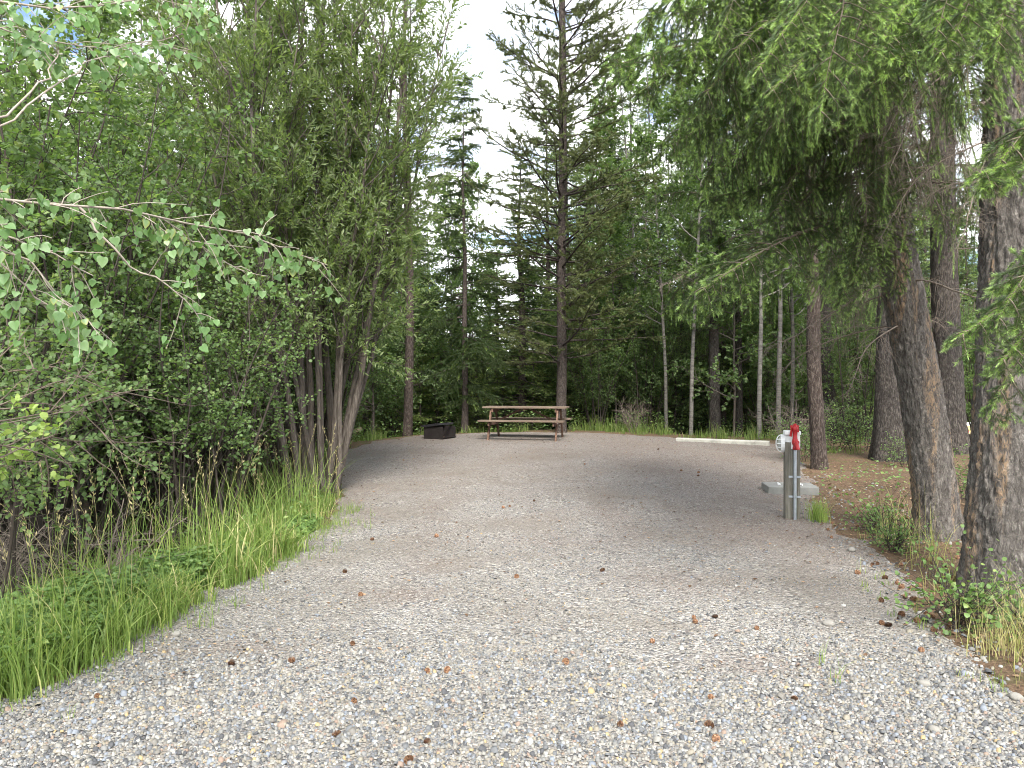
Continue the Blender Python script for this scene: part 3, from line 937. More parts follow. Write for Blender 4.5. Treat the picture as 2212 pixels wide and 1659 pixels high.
def bark_trunk(ctrl, rows, sides, amp, seed, flare=.35, mats=None, furrow=(9, 2.2)):
    """A trunk with furrowed bark cut into the mesh; the float per vertex runs from furrow (0) to plate (1)."""
    c = resample(ctrl, rows)
    P, rad = c[:, :3], c[:, 3]
    T = unit(np.gradient(P, axis=0))
    U = unit(np.cross(T, np.array([[0, 1.0, 0]]))); W = np.cross(T, U)
    a = np.linspace(0, 2 * math.pi, sides, endpoint=False)
    s = np.concatenate([[0], np.cumsum(np.linalg.norm(np.diff(P, axis=0), axis=1))])
    A, S = np.meshgrid(a, s)
    Rr = rad[:, None] * np.ones_like(A)
    lobes = 1 + flare * np.exp(-S / (.9 * rad[0] + .12)) * (1 + .45 * np.sin(A * 5 + seed) + .3 * np.sin(A * 3 + 2 * seed))
    Rr = Rr * lobes * (1 + .05 * (fbm(np.stack([np.cos(A) * 1.3, np.sin(A) * 1.3, S * .8], -1), 3, seed) - .5))
    fr = furrow[0]
    r0 = rad[0]
    q = np.stack([np.cos(A) * r0 * fr * 2.4, np.sin(A) * r0 * fr * 2.4, S * furrow[1]], -1)
    wq = (fbm(q * .6, 2, seed + 3) - .5)[..., None] * np.array([1.6, 1.6, 1.2])
    n1 = fbm(q + wq, 3, seed + 7); n2 = fbm((q + wq) * np.array([1.7, 1.7, 3.2]), 3, seed + 17)
    plate = sstep(.02, .20, np.abs(n1 - .5)) * (.55 + .45 * sstep(.02, .12, np.abs(n2 - .5)))
    flake = fbm(q * np.array([2.5, 2.5, 5]), 2, seed + 23)
    Rr = Rr + amp * (plate - .75) + amp * .45 * (flake - .5)
    V = P[:, None] + Rr[..., None] * (np.cos(A)[..., None] * U[:, None] + np.sin(A)[..., None] * W[:, None])
    i = np.arange(rows - 1)[:, None]; j = np.arange(sides)[None]; j2 = (j + 1) % sides
    F = np.stack([i * sides + j, i * sides + j2, (i + 1) * sides + j2, (i + 1) * sides + j], -1).reshape(-1, 4)
    return V.reshape(-1, 3), F, np.clip(.78 * plate + .22 * flake * 1.4, 0, 1).reshape(-1)

def trunk_obj(ctrl, parent, mat, rows=120, sides=28, amp=.012, seed=1, flare=.35, furrow=(9, 2.2)):
    V, F, a = bark_trunk(ctrl, rows, sides, amp, seed, flare, furrow=furrow)
    g = Geo(); g.add(V - np.array(parent.location), F, 0, a)
    return obj('trunk', g.mesh('trunk', M[mat]), parent)

# ------------------------------------------------------------------ fir boughs (near): needles one by one
def fir_bough(seed, L=2.2, droop=.05, sec=38, sec_len=.62, hang=.16, ter=6, ter_len=.17, per_m=600, nl=.027, nw=.0045, fresh=.75, rise=.12, bare=.12):
    r = rng_(seed)
    main = grow([[0, 0, 0]], [[1, 0, rise]], L, 14, .05, -droop, r)
    S, D, t = spawn(main, sec, bare, .985, (R(42), R(66)), r, side=.22)
    sl = sec_len * (L / 2.2) * (0.25 + 1.0 * np.clip(1 - t, 0, 1) ** .75) * sstep(-.02, .14, t + .05) * r.uniform(.65, 1.2, len(t))
    s2 = grow(S, D, sl, 7, .07, -hang * r.uniform(.6, 1.3, len(t)), r)
    S, D, t3 = spawn(s2, ter, .12, .95, (R(35), R(62)), r, side=.35)
    own = np.repeat(sl, ter)
    tl = np.minimum(ter_len * r.uniform(.5, 1.25, len(t3)) * (1.15 - .6 * t3), own * .7)
    s3 = grow(S, D, tl, 4, .08, -hang * .5, r)
    g = Geo()
    V, F = tubes(main, np.linspace(.016, .003, 14)[None] * (L / 2.2), 6); g.add(V, F, 1, 0)
    V, F = tubes(s2, np.linspace(.0050, .0014, 7)[None], 4); g.add(V, F, 1, 0)
    V, F = tubes(s3, np.linspace(.0022, .0010, 4)[None], 3); g.add(V, F, 1, 0)
    fr2 = (r.uniform(0, 1, len(s2)) < fresh) * r.uniform(.6, 1, len(s2))
    fr3 = (r.uniform(0, 1, len(s3)) < fresh) * r.uniform(.55, 1, len(s3))
    for P, cut, f in ((main, .35, np.ones(1)), (s2, .12, fr2), (s3, .02, fr3)):
        V, F, a = needles(P, per_m, nl, nw, r, cut, flat=.25, fresh=f)
        g.add(V, F, 0, a)
    return g

def dead_bough(seed, L=1.9, n=34, hang=.20):
    r = rng_(seed)
    main = grow([[0, 0, 0]], [[1, 0, .05]], L, 12, .09, -.05, r)
    S, D, t = spawn(main, n, .12, .98, (R(35), R(75)), r)
    s2 = grow(S, D, .6 * (1.15 - t) * r.uniform(.5, 1.4, len(t)), 8, .14, -hang, r)
    S, D, t3 = spawn(s2, 3, .2, .9, (R(30), R(65)), r)
    s3 = grow(S, D, r.uniform(.08, .32, len(t3)), 5, .14, -.12, r)
    g = Geo()
    V, F = tubes(main, np.linspace(.014, .003, 12)[None], 6); g.add(V, F, 0, 0)
    V, F = tubes(s2, np.linspace(.0045, .0016, 8)[None], 4); g.add(V, F, 0, 0)
    V, F = tubes(s3, np.linspace(.0022, .0012, 5)[None], 3); g.add(V, F, 0, 0)
    return g

BOUGH = {
    'flat': [fir_bough(s, 2.2, .04, 42, .60, .26, 5, .15, 900, .025, .0034, .9) .mesh('bough', [M['fir_needle'], M['twig']], {1}) for s in (1, 2, 3)],
    'curtain': [fir_bough(s, 2.3, .03, 52, 1.0, .60, 4, .14, 900, .026, .0034, .75) .mesh('bough', [M['fir_needle'], M['twig']], {1}) for s in (4, 5, 6)],
    'spray': [fir_bough(s, 1.0, .03, 18, .70, .22, 5, .13, 1100, .023, .0028, 1.0, .05, .05) .mesh('bough', [M['fir_needle'], M['twig']], {1}) for s in (7, 8)],
    'dead': [dead_bough(s).mesh('bare_branch', [M['dead_twig']]) for s in (9, 10, 11)],
}
BLEN = {'flat': 2.2, 'curtain': 2.3, 'spray': 1.0, 'dead': 1.9}
_bc = {k: 0 for k in BOUGH}

def place_bough(parent, kind, p, q, roll=0.0, var=None):
    """Hang a bough under its tree's crown from point p towards point q (world coordinates)."""
    from mathutils import Vector, Matrix
    p, q = np.array(p, float), np.array(q, float)
    d = q - p; L = np.linalg.norm(d)
    x = Vector(d / L); z = Vector((0, 0, 1)); y = z.cross(x).normalized(); z = x.cross(y)
    m3 = Matrix((x, y, z)).transposed() @ Matrix.Rotation(roll, 3, 'X')
    if var is None:
        var = _bc[kind]; _bc[kind] += 1
    me = BOUGH[kind][var % len(BOUGH[kind])]
    o = obj('bare_branch' if kind == 'dead' else 'bough', me, parent)
    root = np.array(parent.parent.location)
    o.matrix_basis = Matrix.Translation(Vector(p - root)) @ m3.to_4x4() @ Matrix.Scale(L / BLEN[kind], 4)
    return o

def along_path(ctrl, z):
    c = np.array(ctrl)
    return np.array([np.interp(z, c[:, 2], c[:, i]) for i in range(4)])

def crown_boughs(tree, ctrl, z0, z1, n, L0, L1, seed, kinds=('curtain', 'flat'), dead=0, az=(0, 360), tilt=(-.28, .05)):
    r = rng_(seed)
    cr_ = next((c for c in tree.children if c.name.split('.')[0] == 'crown'), None) or obj('crown', None, tree)
    for i in range(n):
        f = (i + r.uniform(0, 1)) / n
        z = z0 + (z1 - z0) * f
        a = R(az[0] + (az[1] - az[0]) * ((i * .381966 + r.uniform(-.04, .04)) % 1.0))
        p = along_path(ctrl, z)
        L = (L0 + (L1 - L0) * f) * r.uniform(.75, 1.15)
        d = np.array([math.sin(a), math.cos(a), r.uniform(*tilt)])
        place_bough(cr_, kinds[i % len(kinds)], p[:3] + unit(d) * p[3] * .6, p[:3] + d * L, r.normal(0, .18))
    for i in range(dead):
        z = r.uniform(z0 - 1.0, z1 * .75); a = R(r.uniform(*az)); p = along_path(ctrl, z)
        d = np.array([math.sin(a), math.cos(a), r.uniform(-.35, .1)]) * r.uniform(.8, 1.9)
        place_bough(cr_, 'dead', p[:3] + unit(d) * p[3] * .6, p[:3] + d, r.uniform(-.5, .5))
    return cr_

# thick fir at the right edge
g0 = float(gz(3.63, 5.6))
A_ctrl = [(3.66, 5.6, g0 - .12, .285), (3.66, 5.6, .8, .262), (3.70, 5.6, 1.6, .250), (3.74, 5.62, 3.2, .226), (3.75, 5.64, 4.6, .205), (3.72, 5.7, 9, .13), (3.7, 5.7, 13, .03)]
fir_a = thing('fir_tree', 'thick fir with furrowed grey bark at the right edge of the picture', 'fir tree', (3.66, 5.6, g0))
trunk_obj(A_ctrl, fir_a, 'fir_bark', 520, 140, .022, 3, .34, (15, 11.0))
cra = crown_boughs(fir_a, A_ctrl, 4.0, 9.0, 26, 2.4, 1.4, 21, ('curtain', 'flat'), 16, (235, 335))
for k_, p_, q_ in (
    ('spray', pt(2330, 215, 4.3), pt(2122, 262, 3.7)), ('spray', pt(2290, 330, 4.2), pt(2170, 318, 3.6)),
    ('spray', pt(2330, 480, 4.0), pt(2140, 590, 3.5)), ('spray', pt(2340, 520, 4.0), pt(2100, 690, 3.6)), ('spray', pt(2310, 640, 4.1), pt(2112, 815, 3.7)), ('spray', pt(2310, 560, 3.9), pt(2200, 760, 3.5)),
    ('flat', pt(2140, -120, 5.4), pt(1760, 120, 4.0)), ('flat', pt(2140, -160, 5.4), pt(1690, 40, 4.2)), ('spray', pt(1860, -40, 4.2), pt(1790, 170, 3.9)),
    ('spray', pt(1760, -20, 4.3), pt(1665, 105, 4.1)), ('spray', pt(1960, -60, 4.2), pt(1830, 60, 3.9)), ('spray', pt(2130, -70, 4.4), pt(2080, 60, 3.8)), ('spray', pt(2230, -60, 4.3), pt(2120, 20, 3.8)),
    ('spray', pt(1790, -90, 3.9), pt(1660, 110, 3.5)), ('spray', pt(1850, -80, 3.8), pt(1745, 175, 3.4)), ('spray', pt(1830, -120, 3.7), pt(1700, 40, 3.4)), ('spray', pt(1900, -60, 3.8), pt(1800, 120, 3.5)), ('spray', pt(1620, -90, 4.4), pt(1560, 60, 4.2)),
    ('spray', pt(2080, -110, 3.9), pt(2010, 30, 3.5)), ('spray', pt(2150, -110, 3.8), pt(2060, 85, 3.5)), ('spray', pt(2200, -110, 3.8), pt(2140, 75, 3.5)),
    ('curtain', pt(2140, -40, 5.5), pt(1830, 130, 4.9)), ('curtain', pt(2140, 40, 5.5), pt(1960, 240, 5.0)), ('dead', pt(2135, 120, 5.5), pt(1870, 205, 5.0)), ('dead', pt(2140, 210, 5.4), pt(1980, 380, 5.0)), ('dead', pt(2140, 330, 5.4), pt(2010, 520, 5.1)),
    ('dead', pt(2140, 60, 5.5), pt(1990, 300, 5.2))):
    place_bough(cra, k_, p_, q_)

# leaning fir
g0 = float(gz(4.34, 7.75))
B_ctrl = [(4.36, 7.75, g0 - .12, .225), (4.33, 7.74, .35, .205), (4.18, 7.72, 1.4, .205), (3.94, 7.7, 2.68, .195), (3.77, 7.7, 3.85, .180), (3.58, 7.7, 5.5, .155), (3.3, 7.7, 8.5, .11), (3.1, 7.7, 13, .03)]
fir_b = thing('fir_tree', 'leaning fir trunk with scaly bark, tilted to the left beside the thick fir', 'fir tree', (4.36, 7.75, g0))
trunk_obj(B_ctrl, fir_b, 'fir_bark', 420, 108, .018, 8, .26, (16, 12))
crb = crown_boughs(fir_b, B_ctrl, 3.0, 8.5, 38, 2.8, 1.7, 22, ('curtain', 'flat', 'curtain'), 22, (150, 370), (-.28, .08))
for k_, p_, q_ in (
    ('flat', pt(1880, 60, 7.5), pt(1270, 150, 6.6)), ('flat', pt(1870, -60, 7.5), pt(1390, 60, 6.2)), ('curtain', pt(1870, 40, 7.5), pt(1480, 110, 6.4)), ('flat', pt(1860, -140, 7.5), pt(1330, 40, 6.8)),
    ('curtain', pt(1880, 150, 7.5), pt(1530, 260, 6.6)), ('curtain', pt(1890, 190, 7.5), pt(1600, 330, 6.9)), ('curtain', pt(1890, 240, 7.5), pt(1640, 400, 6.6)), ('curtain', pt(1900, 260, 7.5), pt(1720, 420, 6.4)),
    ('curtain', pt(1905, 290, 7.6), pt(1700, 500, 6.9)), ('flat', pt(1910, 380, 7.5), pt(1800, 560, 6.5)), ('spray', pt(1925, 420, 7.2), pt(1870, 590, 6.6)), ('spray', pt(1900, 470, 7.2), pt(1790, 620, 6.7)), ('spray', pt(1930, 470, 7.2), pt(1960, 620, 6.8)),
    ('curtain', pt(1910, 300, 7.6), pt(2080, 450, 7.2)), ('flat', pt(1900, 200, 7.6), pt(2060, 330, 7.2)), ('curtain', pt(1880, 90, 7.6), pt(1580, 160, 5.9)), ('curtain', pt(1870, 20, 7.6), pt(1640, 60, 5.8)),
    ('dead', pt(1910, 320, 7.5), pt(1760, 480, 7.0)), ('dead', pt(1920, 350, 7.5), pt(1990, 560, 7.1)), ('dead', pt(1900, 240, 7.5), pt(1950, 440, 7.0)), ('dead', pt(1890, 200, 7.5), pt(1820, 400, 6.9)),
    ('dead', pt(1990, 120, 6.9), pt(1760, 300, 6.3)), ('dead', pt(2000, 180, 6.8), pt(1850, 420, 6.2)), ('dead', pt(1960, 160, 6.8), pt(2000, 420, 6.3)), ('dead', pt(1940, 220, 6.8), pt(1800, 470, 6.4)), ('dead', pt(2030, 260, 6.8), pt(1930, 500, 6.2)),
    ('dead', pt(1905, 300, 7.5), pt(1850, 520, 7.0)), ('dead', pt(1890, 150, 7.5), pt(1700, 330, 6.8)), ('dead', pt(1880, 110, 7.5), pt(2010, 300, 7.1)), ('dead', pt(1900, 280, 7.5), pt(1940, 480, 6.9))):
    place_bough(crb, k_, p_, q_)

def fir_standing(px, py, d, rad, ctrl_px, label, mat, seed, boughs, zr, Lr, dead=0, az=(0, 360), amp=.016, kinds=('curtain', 'flat'), rows=170, sides=44, top=13.0, group=None, name='fir_tree', cat='fir tree'):
    x, y = (px - 1106) / FPX * d, d
    z0 = float(gz(x, y))
    ctrl = [(x, y, z0 - .15, rad)]
    for qx, qy, f in ctrl_px:
        p = pt(qx, qy, d); ctrl.append((p[0], p[1], p[2], rad * f))
    ctrl.append((ctrl[-1][0], d, max(top, ctrl[-1][2] + 1), rad * .12))
    t = thing(name, label, cat, (x, y, z0), 0, group)
    trunk_obj(ctrl, t, mat, rows, sides, amp, seed, .25, (9, 5.0))
    crown_boughs(t, ctrl, zr[0], zr[1], boughs, Lr[0], Lr[1], seed + 50, kinds, dead, az)
    return t

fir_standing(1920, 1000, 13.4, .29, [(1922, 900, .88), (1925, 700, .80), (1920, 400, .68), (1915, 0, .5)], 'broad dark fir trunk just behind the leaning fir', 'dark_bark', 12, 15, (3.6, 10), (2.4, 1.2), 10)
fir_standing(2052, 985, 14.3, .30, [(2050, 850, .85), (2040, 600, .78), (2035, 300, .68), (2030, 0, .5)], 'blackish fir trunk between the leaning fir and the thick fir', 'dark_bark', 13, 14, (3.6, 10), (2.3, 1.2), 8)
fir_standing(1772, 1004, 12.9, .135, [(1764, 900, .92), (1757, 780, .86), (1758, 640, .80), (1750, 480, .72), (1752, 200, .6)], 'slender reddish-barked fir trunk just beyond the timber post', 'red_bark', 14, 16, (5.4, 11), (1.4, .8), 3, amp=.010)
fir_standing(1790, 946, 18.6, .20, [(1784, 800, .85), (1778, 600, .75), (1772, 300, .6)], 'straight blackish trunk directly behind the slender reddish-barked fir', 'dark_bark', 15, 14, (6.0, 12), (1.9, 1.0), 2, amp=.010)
# ------------------------------------------------------------------ conifers farther off: whole crowns, shared between copies
def conifer(seed, H=12.0, z0=1.2, Lmax=1.7, whorl=.42, per=5, sec=12, sec_len=.48, hang=.10, tilt=-.12, per_m=62, nl=.055, nw=.011, fresh=.45, power=.8, dens=1.0, ter=0, r0=.13):
    r = rng_(seed)
    zs = np.arange(z0, H - .15, whorl)
    zs = np.repeat(zs, per) + r.normal(0, .12, len(zs) * per)
    f = np.clip((zs - z0) / (H - z0), 0, 1)
    L = Lmax * ((1 - f) ** power + .06) * np.minimum(1, .55 + f * 4) * r.uniform(.6, 1.15, len(zs))
    a = r.uniform(0, 2 * math.pi, len(zs))
    D = np.stack([np.cos(a), np.sin(a), tilt + .55 * f + r.normal(0, .1, len(zs))], -1)
    S = np.stack([np.zeros_like(zs), np.zeros_like(zs), zs], -1)
    mains = grow(S, D, L, 6, .06, -.05 + .05 * f, r)
    S2, D2, t = spawn(mains, sec, .12, .97, (R(38), R(64)), r, side=.3)
    sl = sec_len * np.repeat(np.clip(L / Lmax, .25, 1), sec) * (1.2 - .85 * t) * r.uniform(.6, 1.3, len(t))
    s2 = grow(S2, D2, sl, 4, .10, -hang * r.uniform(.4, 1.6, len(t)), r)
    trunk = Geo()
    c = [(0, 0, -.3, r0 * 1.1)] + [(r.normal(0, .03), r.normal(0, .03), H * k, r0 * (1 - .95 * k)) for k in (.1, .3, .5, .7, .9)] + [(0, 0, H, .006)]
    V, F, at = bark_trunk(c, 50, 12, .006, seed, .15); trunk.add(V, F, 0, at)
    V, F = tubes(mains, np.linspace(.016, .003, 6)[None] * np.clip(L, .4, 2)[:, None], 3); trunk.add(V, F, 0, .5)
    g = Geo()
    V, F, at = needles(mains, per_m, nl, nw, r, .25, flat=.3, fresh=r.uniform(0, 1, len(mains)) < fresh); g.add(V, F, 0, at)
    V, F, at = needles(s2, per_m * dens, nl, nw, r, .0, flat=.3, fresh=(r.uniform(0, 1, len(s2)) < fresh) * r.uniform(.5, 1, len(s2))); g.add(V, F, 0, at)
    if ter:
        S3, D3, t3 = spawn(s2, ter, .15, .9, (R(35), R(60)), r, side=.4)
        s3 = grow(S3, D3, np.repeat(sl, ter) * .45 * r.uniform(.6, 1.2, len(t3)), 3, .1, -hang, r)
        V, F, at = needles(s3, per_m * dens, nl, nw, r, .0, flat=.3, fresh=(r.uniform(0, 1, len(s3)) < fresh) * r.uniform(.5, 1, len(s3))); g.add(V, F, 0, at)
    return trunk, g

VAR = {}
def add_var(kind, trunk, crown, bark, leaf, smooth_crown=False):
    VAR.setdefault(kind, []).append((trunk.mesh('trunk', [M[bark]] if isinstance(bark, str) else bark), crown.mesh('crown', [M[leaf]], smooth_crown)))

for s in (31, 32):
    add_var('spruce', *conifer(s, 12, .6, 2.1, .32, 5, 14, .62, .12, -.18, 88, .070, .021, .9, .85), 'pine_bark', 'spruce_needle')
add_var('hanging_spruce', *conifer(33, 9.8, 1.0, 1.45, .36, 4, 16, .72, .34, -.38, 170, .06, .018, .15, .45, r0=.10), 'pine_bark', 'spruce_needle')
for s in (34, 35):
    add_var('young_spruce', *conifer(s, 4.2, .25, 1.15, .22, 5, 10, .40, .08, -.05, 120, .052, .013, .7, .9, r0=.05), 'pine_bark', 'spruce_needle')
add_var('tall_fir', *conifer(36, 15, 2.8, 2.2, .44, 5, 13, .66, .16, -.25, 75, .07, .017, .4, .7, r0=.14), 'dark_bark', 'fir_needle')

# lodgepole pine: upswept limbs, needles in tufts towards the ends
def pine(seed, H=17.5, z0=2.0):
    r = rng_(seed)
    zs = np.sort(np.concatenate([np.repeat(np.arange(z0, H - .3, .44), 5)]) + r.normal(0, .10, len(np.arange(z0, H - .3, .44)) * 5))
    f = (zs - z0) / (H - z0)
    L = 3.2 * ((1 - f) ** .62 + .05) * np.minimum(1, .66 + f * 2.5) * r.uniform(.6, 1.15, len(zs))
    a = r.uniform(0, 2 * math.pi, len(zs))
    D = np.stack([np.cos(a), np.sin(a), .10 + .50 * f + r.normal(0, .10, len(zs))], -1)
    S = np.stack([zs * 0, zs * 0, zs], -1)
    mains = grow(S, D, L, 9, .07, .035, r)
    S2, D2, t = spawn(mains, 13, .22, .98, (R(30), R(58)), r, side=.35)
    sl = .75 * np.repeat(np.clip(L / 2.2, .3, 1), 13) * (1.15 - .8 * t) * r.uniform(.5, 1.3, len(t))
    s2 = grow(S2, D2, sl, 5, .13, .06, r)
    S3, D3, t3 = spawn(s2, 3, .35, .95, (R(25), R(55)), r)
    s3 = grow(S3, D3, np.repeat(sl, 3) * .4 * r.uniform(.5, 1.2, len(t3)), 3, .12, .08, r)
    low = np.repeat(f, 13)
    trunk = Geo(); limbs = Geo(); g = Geo()
    c = [(0, 0, -.25, .165), (0, 0, .5, .142), (.03, 0, 2, .132), (.0, .02, 4, .122), (.05, 0, 7, .108), (.04, 0, 10, .10), (.02, 0, 13, .07), (0, 0, H, .01)]
    V, F, at = bark_trunk(c, 260, 32, .008, seed, .2, furrow=(10, 4)); trunk.add(V, F, 0, at)
    V, F = tubes(mains, np.linspace(.028, .004, 9)[None] * np.clip(L / 2, .35, 1.2)[:, None], 5); limbs.add(V, F)
    V, F = tubes(s2, np.linspace(.0075, .002, 5)[None], 3); limbs.add(V, F)
    alive = r.uniform(0, 1, len(s2)) < (.50 + .5 * sstep(.0, .3, low))
    for P, cut, pm in ((mains, .55, 280), (s2[alive], .18, 270), (s3[np.repeat(alive, 3)], .0, 300)):
        V, F, at = needles(P, pm * .9, .062, .0155, r, cut, (.6, 1.15), fresh=r.uniform(0, .55, len(P)), jitter=.3); g.add(V, F, 0, at)
    return trunk, limbs, g
x, y = (1212 - 1106) / FPX * 20.3, 20.3
pine_t = thing('pine_tree', 'tall pine with upswept limbs standing behind the picnic table', 'pine tree', (x, y, float(gz(x, y))))
tr, lb, cr_ = pine(41)
obj('trunk', tr.mesh('trunk', M['pine_bark']), pine_t)
obj('limbs', lb.mesh('limbs', M['pine_bark']), pine_t)
obj('crown', cr_.mesh('crown', M['pine_needle'], False), pine_t)

# ------------------------------------------------------------------ broadleaved trees and shrubs
def leaf_set(g, P, per, L, W, r, shape, t0=.15, spread=.9, up=.75, mat=0, hang=0.0):
    n = len(P)
    t = t0 + (1 - t0) * (np.arange(per)[None] + r.uniform(.1, .95, (n, per))) / per
    S, T = along(P, t)
    S, T = S.reshape(-1, 3), T.reshape(-1, 3)
    A = unit(T * .7 + perp(T, r) * spread + np.array([0, 0, -hang]))
    Nn = r.normal(0, .55, A.shape) + np.array([0, 0, up])
    l = L * r.uniform(.65, 1.2, len(S)); w = l * (W / L) * r.uniform(.85, 1.15, len(S))
    a = np.clip(r.beta(2, 2.6, len(S)), 0, 1)
    V, F, at = shape(S, A, Nn, l, w, a)
    g.add(V, F, mat, at)

def aspen(seed, H=11.0, z0=4.0, n=26, Lb=1.5, leaf=.055, r0=.07, per=9, lean=.03, spread=1.0):
    r = rng_(seed)
    k = 14
    tr = grow([[0, 0, -.2]], [[r.normal(0, lean), r.normal(0, lean), 1]], H, k, .028, .03, r)
    zs = np.linspace(z0 / H, .97, n)[None] + r.normal(0, .01, (1, n))
    S, T = along(tr, zs); S, T = S[0], T[0]
    f = (zs[0] - z0 / H) / (1 - z0 / H)
    a = r.uniform(0, 6.283, n)
    D = np.stack([np.cos(a), np.sin(a), r.uniform(.25, .8, n)], -1)
    b1 = grow(S, D, Lb * (1 - .7 * f) * r.uniform(.6, 1.2, n), 7, .10, .02, r)
    S, D, t = spawn(b1, 8, .2, .98, (R(28), R(60)), r)
    b2 = grow(S, D, .55 * Lb * (1.1 - .6 * t) * np.repeat(1 - .6 * f, 8) * r.uniform(.5, 1.2, len(t)), 5, .12, -.01, r)
    S, D, t = spawn(b2, 4, .2, .98, (R(25), R(60)), r)
    b3 = grow(S, D, .28 * r.uniform(.5, 1.3, len(t)), 4, .12, -.02, r)
    w = Geo(); g = Geo()
    V, F = tubes(tr, np.linspace(r0, .012, k)[None], 12); w.add(V, F, 0)
    V, F = tubes(b1, np.linspace(.018, .005, 7)[None] * (.4 + .8 * (1 - f))[:, None], 5); w.add(V, F, 0)
    V, F = tubes(b2, np.linspace(.006, .002, 5)[None], 4); w.add(V, F, 0)
    V, F = tubes(b3, np.linspace(.0028, .0015, 4)[None], 3); w.add(V, F, 0)
    leaf_set(g, b3, per, leaf, leaf * .85, r, kite, hang=.3)
    return w, g
for s in (51, 52):
    add_var('aspen', *aspen(s, 12, 3.4, 34, 1.8, .090, .055, per=11), 'aspen_bark', 'aspen_leaf')
add_var('sapling', *aspen(53, 5.5, 1.0, 26, 1.1, .08, .026, 10), 'willow_bark', 'aspen_leaf')
add_var('sapling', *aspen(54, 6.5, 1.2, 28, 1.3, .08, .03, 10), 'willow_bark', 'shrub_leaf')
add_var('birch', *aspen(55, 11, 2.6, 34, 1.4, .07, .055, 10), 'birch_bark', 'aspen_leaf')
add_var('larch', *conifer(56, 14, 1.4, 2.1, .38, 5, 14, .62, .05, .0, 72, .066, .018, 1.0, .7, r0=.12), 'willow_bark', 'willow_leaf')

add_var('added_lit_larch', *conifer(57, 4.6, .25, 1.3, .24, 5, 10, .42, .05, .02, 120, .055, .015, 1.0, .8, r0=.05), 'willow_bark', 'lit_needle')  # added tree kind whose pale needles stand in for light in the wood

def shrub(seed, H=3.2, stems=9, spreadr=.45, bare=.9, leaf=.045, per=8, arch=.0, b1n=9, b2n=6, open_=.35, Lb=.95, r0=.020, shape=oval):
    r = rng_(seed)
    a = r.uniform(0, 6.283, stems)
    S = np.stack([np.cos(a) * spreadr * r.uniform(.2, 1, stems), np.sin(a) * spreadr * r.uniform(.2, 1, stems), np.full(stems, -.08)], -1)
    D = np.stack([np.cos(a) * open_ * r.uniform(.3, 1.2, stems), np.sin(a) * open_ * r.uniform(.3, 1.2, stems), np.ones(stems)], -1)
    st = grow(S, D, H * r.uniform(.75, 1.15, stems), 12, .075, arch, r)
    S, D, t = spawn(st, b1n, bare / H, .97, (R(35), R(75)), r, up=.1)
    b1 = grow(S, D, Lb * (1.15 - .6 * t) * r.uniform(.5, 1.25, len(t)), 7, .11, -.02, r)
    S, D, t = spawn(b1, b2n, .2, .98, (R(30), R(65)), r)
    b2 = grow(S, D, .32 * r.uniform(.5, 1.4, len(t)), 3, .14, -.02, r)
    w = Geo(); g = Geo()
    V, F = tubes(st, np.linspace(r0, .006, 12)[None] * r.uniform(.7, 1.35, (stems, 1)), 7); w.add(V, F)
    V, F = tubes(b1, np.linspace(.006, .002, 7)[None], 4); w.add(V, F)
    V, F = tubes(b2, np.linspace(.0026, .0014, 3)[None], 3); w.add(V, F)
    leaf_set(g, b2, per, leaf, leaf * .72, r, shape, up=1.0)
    return w, g
def shrub_var(kind, *a, leaf_mat='shrub_leaf', bark='shrub_bark', **k):
    w, g = shrub(*a, **k)
    VAR.setdefault(kind, []).append((w.mesh('stems', [M[bark]]), g.mesh('foliage', [M[leaf_mat]], False)))
for s in (61, 62, 63):
    shrub_var('serviceberry', s, 3.7, 11, .42, 1.25, .054, 9, 0.0, 11, 7)
for s in (64, 65):
    shrub_var('tall_bush', s, 5.2, 12, .5, 1.0, .075, 9, 0.0, 13, 7, .22, 1.1, .024, kite)
for s in (66, 67):
    shrub_var('low_bush', s, .9, 8, .22, .15, .05, 5, 0.0, 5, 4, .5, .35, .006, kite)
shrub_var('snowberry', 68, .34, 9, .12, .05, .042, 5, 0.0, 4, 3, .6, .16, .003, oval, leaf_mat='weed_leaf')
for s in (69, 70):
    shrub_var('dead_brush', s, 1.5, 10, .3, .2, .001, 1, -.02, 7, 5, .55, .7, .008, kite, bark='dead_twig')

NAMES = {'spruce': ('spruce_tree', 'spruce tree'), 'hanging_spruce': ('spruce_tree', 'spruce tree'), 'young_spruce': ('spruce_tree', 'spruce tree'), 'tall_fir': ('fir_tree', 'fir tree'),
         'aspen': ('aspen_tree', 'aspen tree'), 'sapling': ('aspen_sapling', 'sapling'), 'added_lit_larch': ('larch_tree', 'larch tree'), 'birch': ('birch_tree', 'birch tree'), 'larch': ('larch_tree', 'larch tree'),
         'serviceberry': ('serviceberry_shrub', 'shrub'), 'tall_bush': ('tall_shrub', 'shrub'), 'low_bush': ('low_shrub', 'shrub'), 'snowberry': ('snowberry_shrub', 'shrub'), 'dead_brush': ('dead_brush', 'brush')}
_vr = rng_(99)
def plant(kind, x, y, label, scale=1.0, group=None, rot=None, var=None, dz=0.0, tilt=0.0):
    vs = VAR[kind]
    wm, cm = vs[int(_vr.integers(len(vs))) if var is None else var % len(vs)]
    n, c = NAMES[kind]
    t = thing(n, label, c, (x, y, float(gz(x, y)) + dz), float(_vr.uniform(0, 6.283)) if rot is None else rot, group, scale)
    t.rotation_euler[1] = tilt
    shrubby = kind in ('serviceberry', 'tall_bush', 'low_bush', 'snowberry', 'dead_brush')
    obj('stems' if shrubby else 'trunk', wm, t)
    if kind != 'dead_brush':
        obj('foliage' if shrubby else 'crown', cm, t)
    return t
def plant_px(kind, px, d, label, scale=1.0, group=None, **k):
    return plant(kind, (px - 1106) / FPX * d, d, label, scale, group, **k)

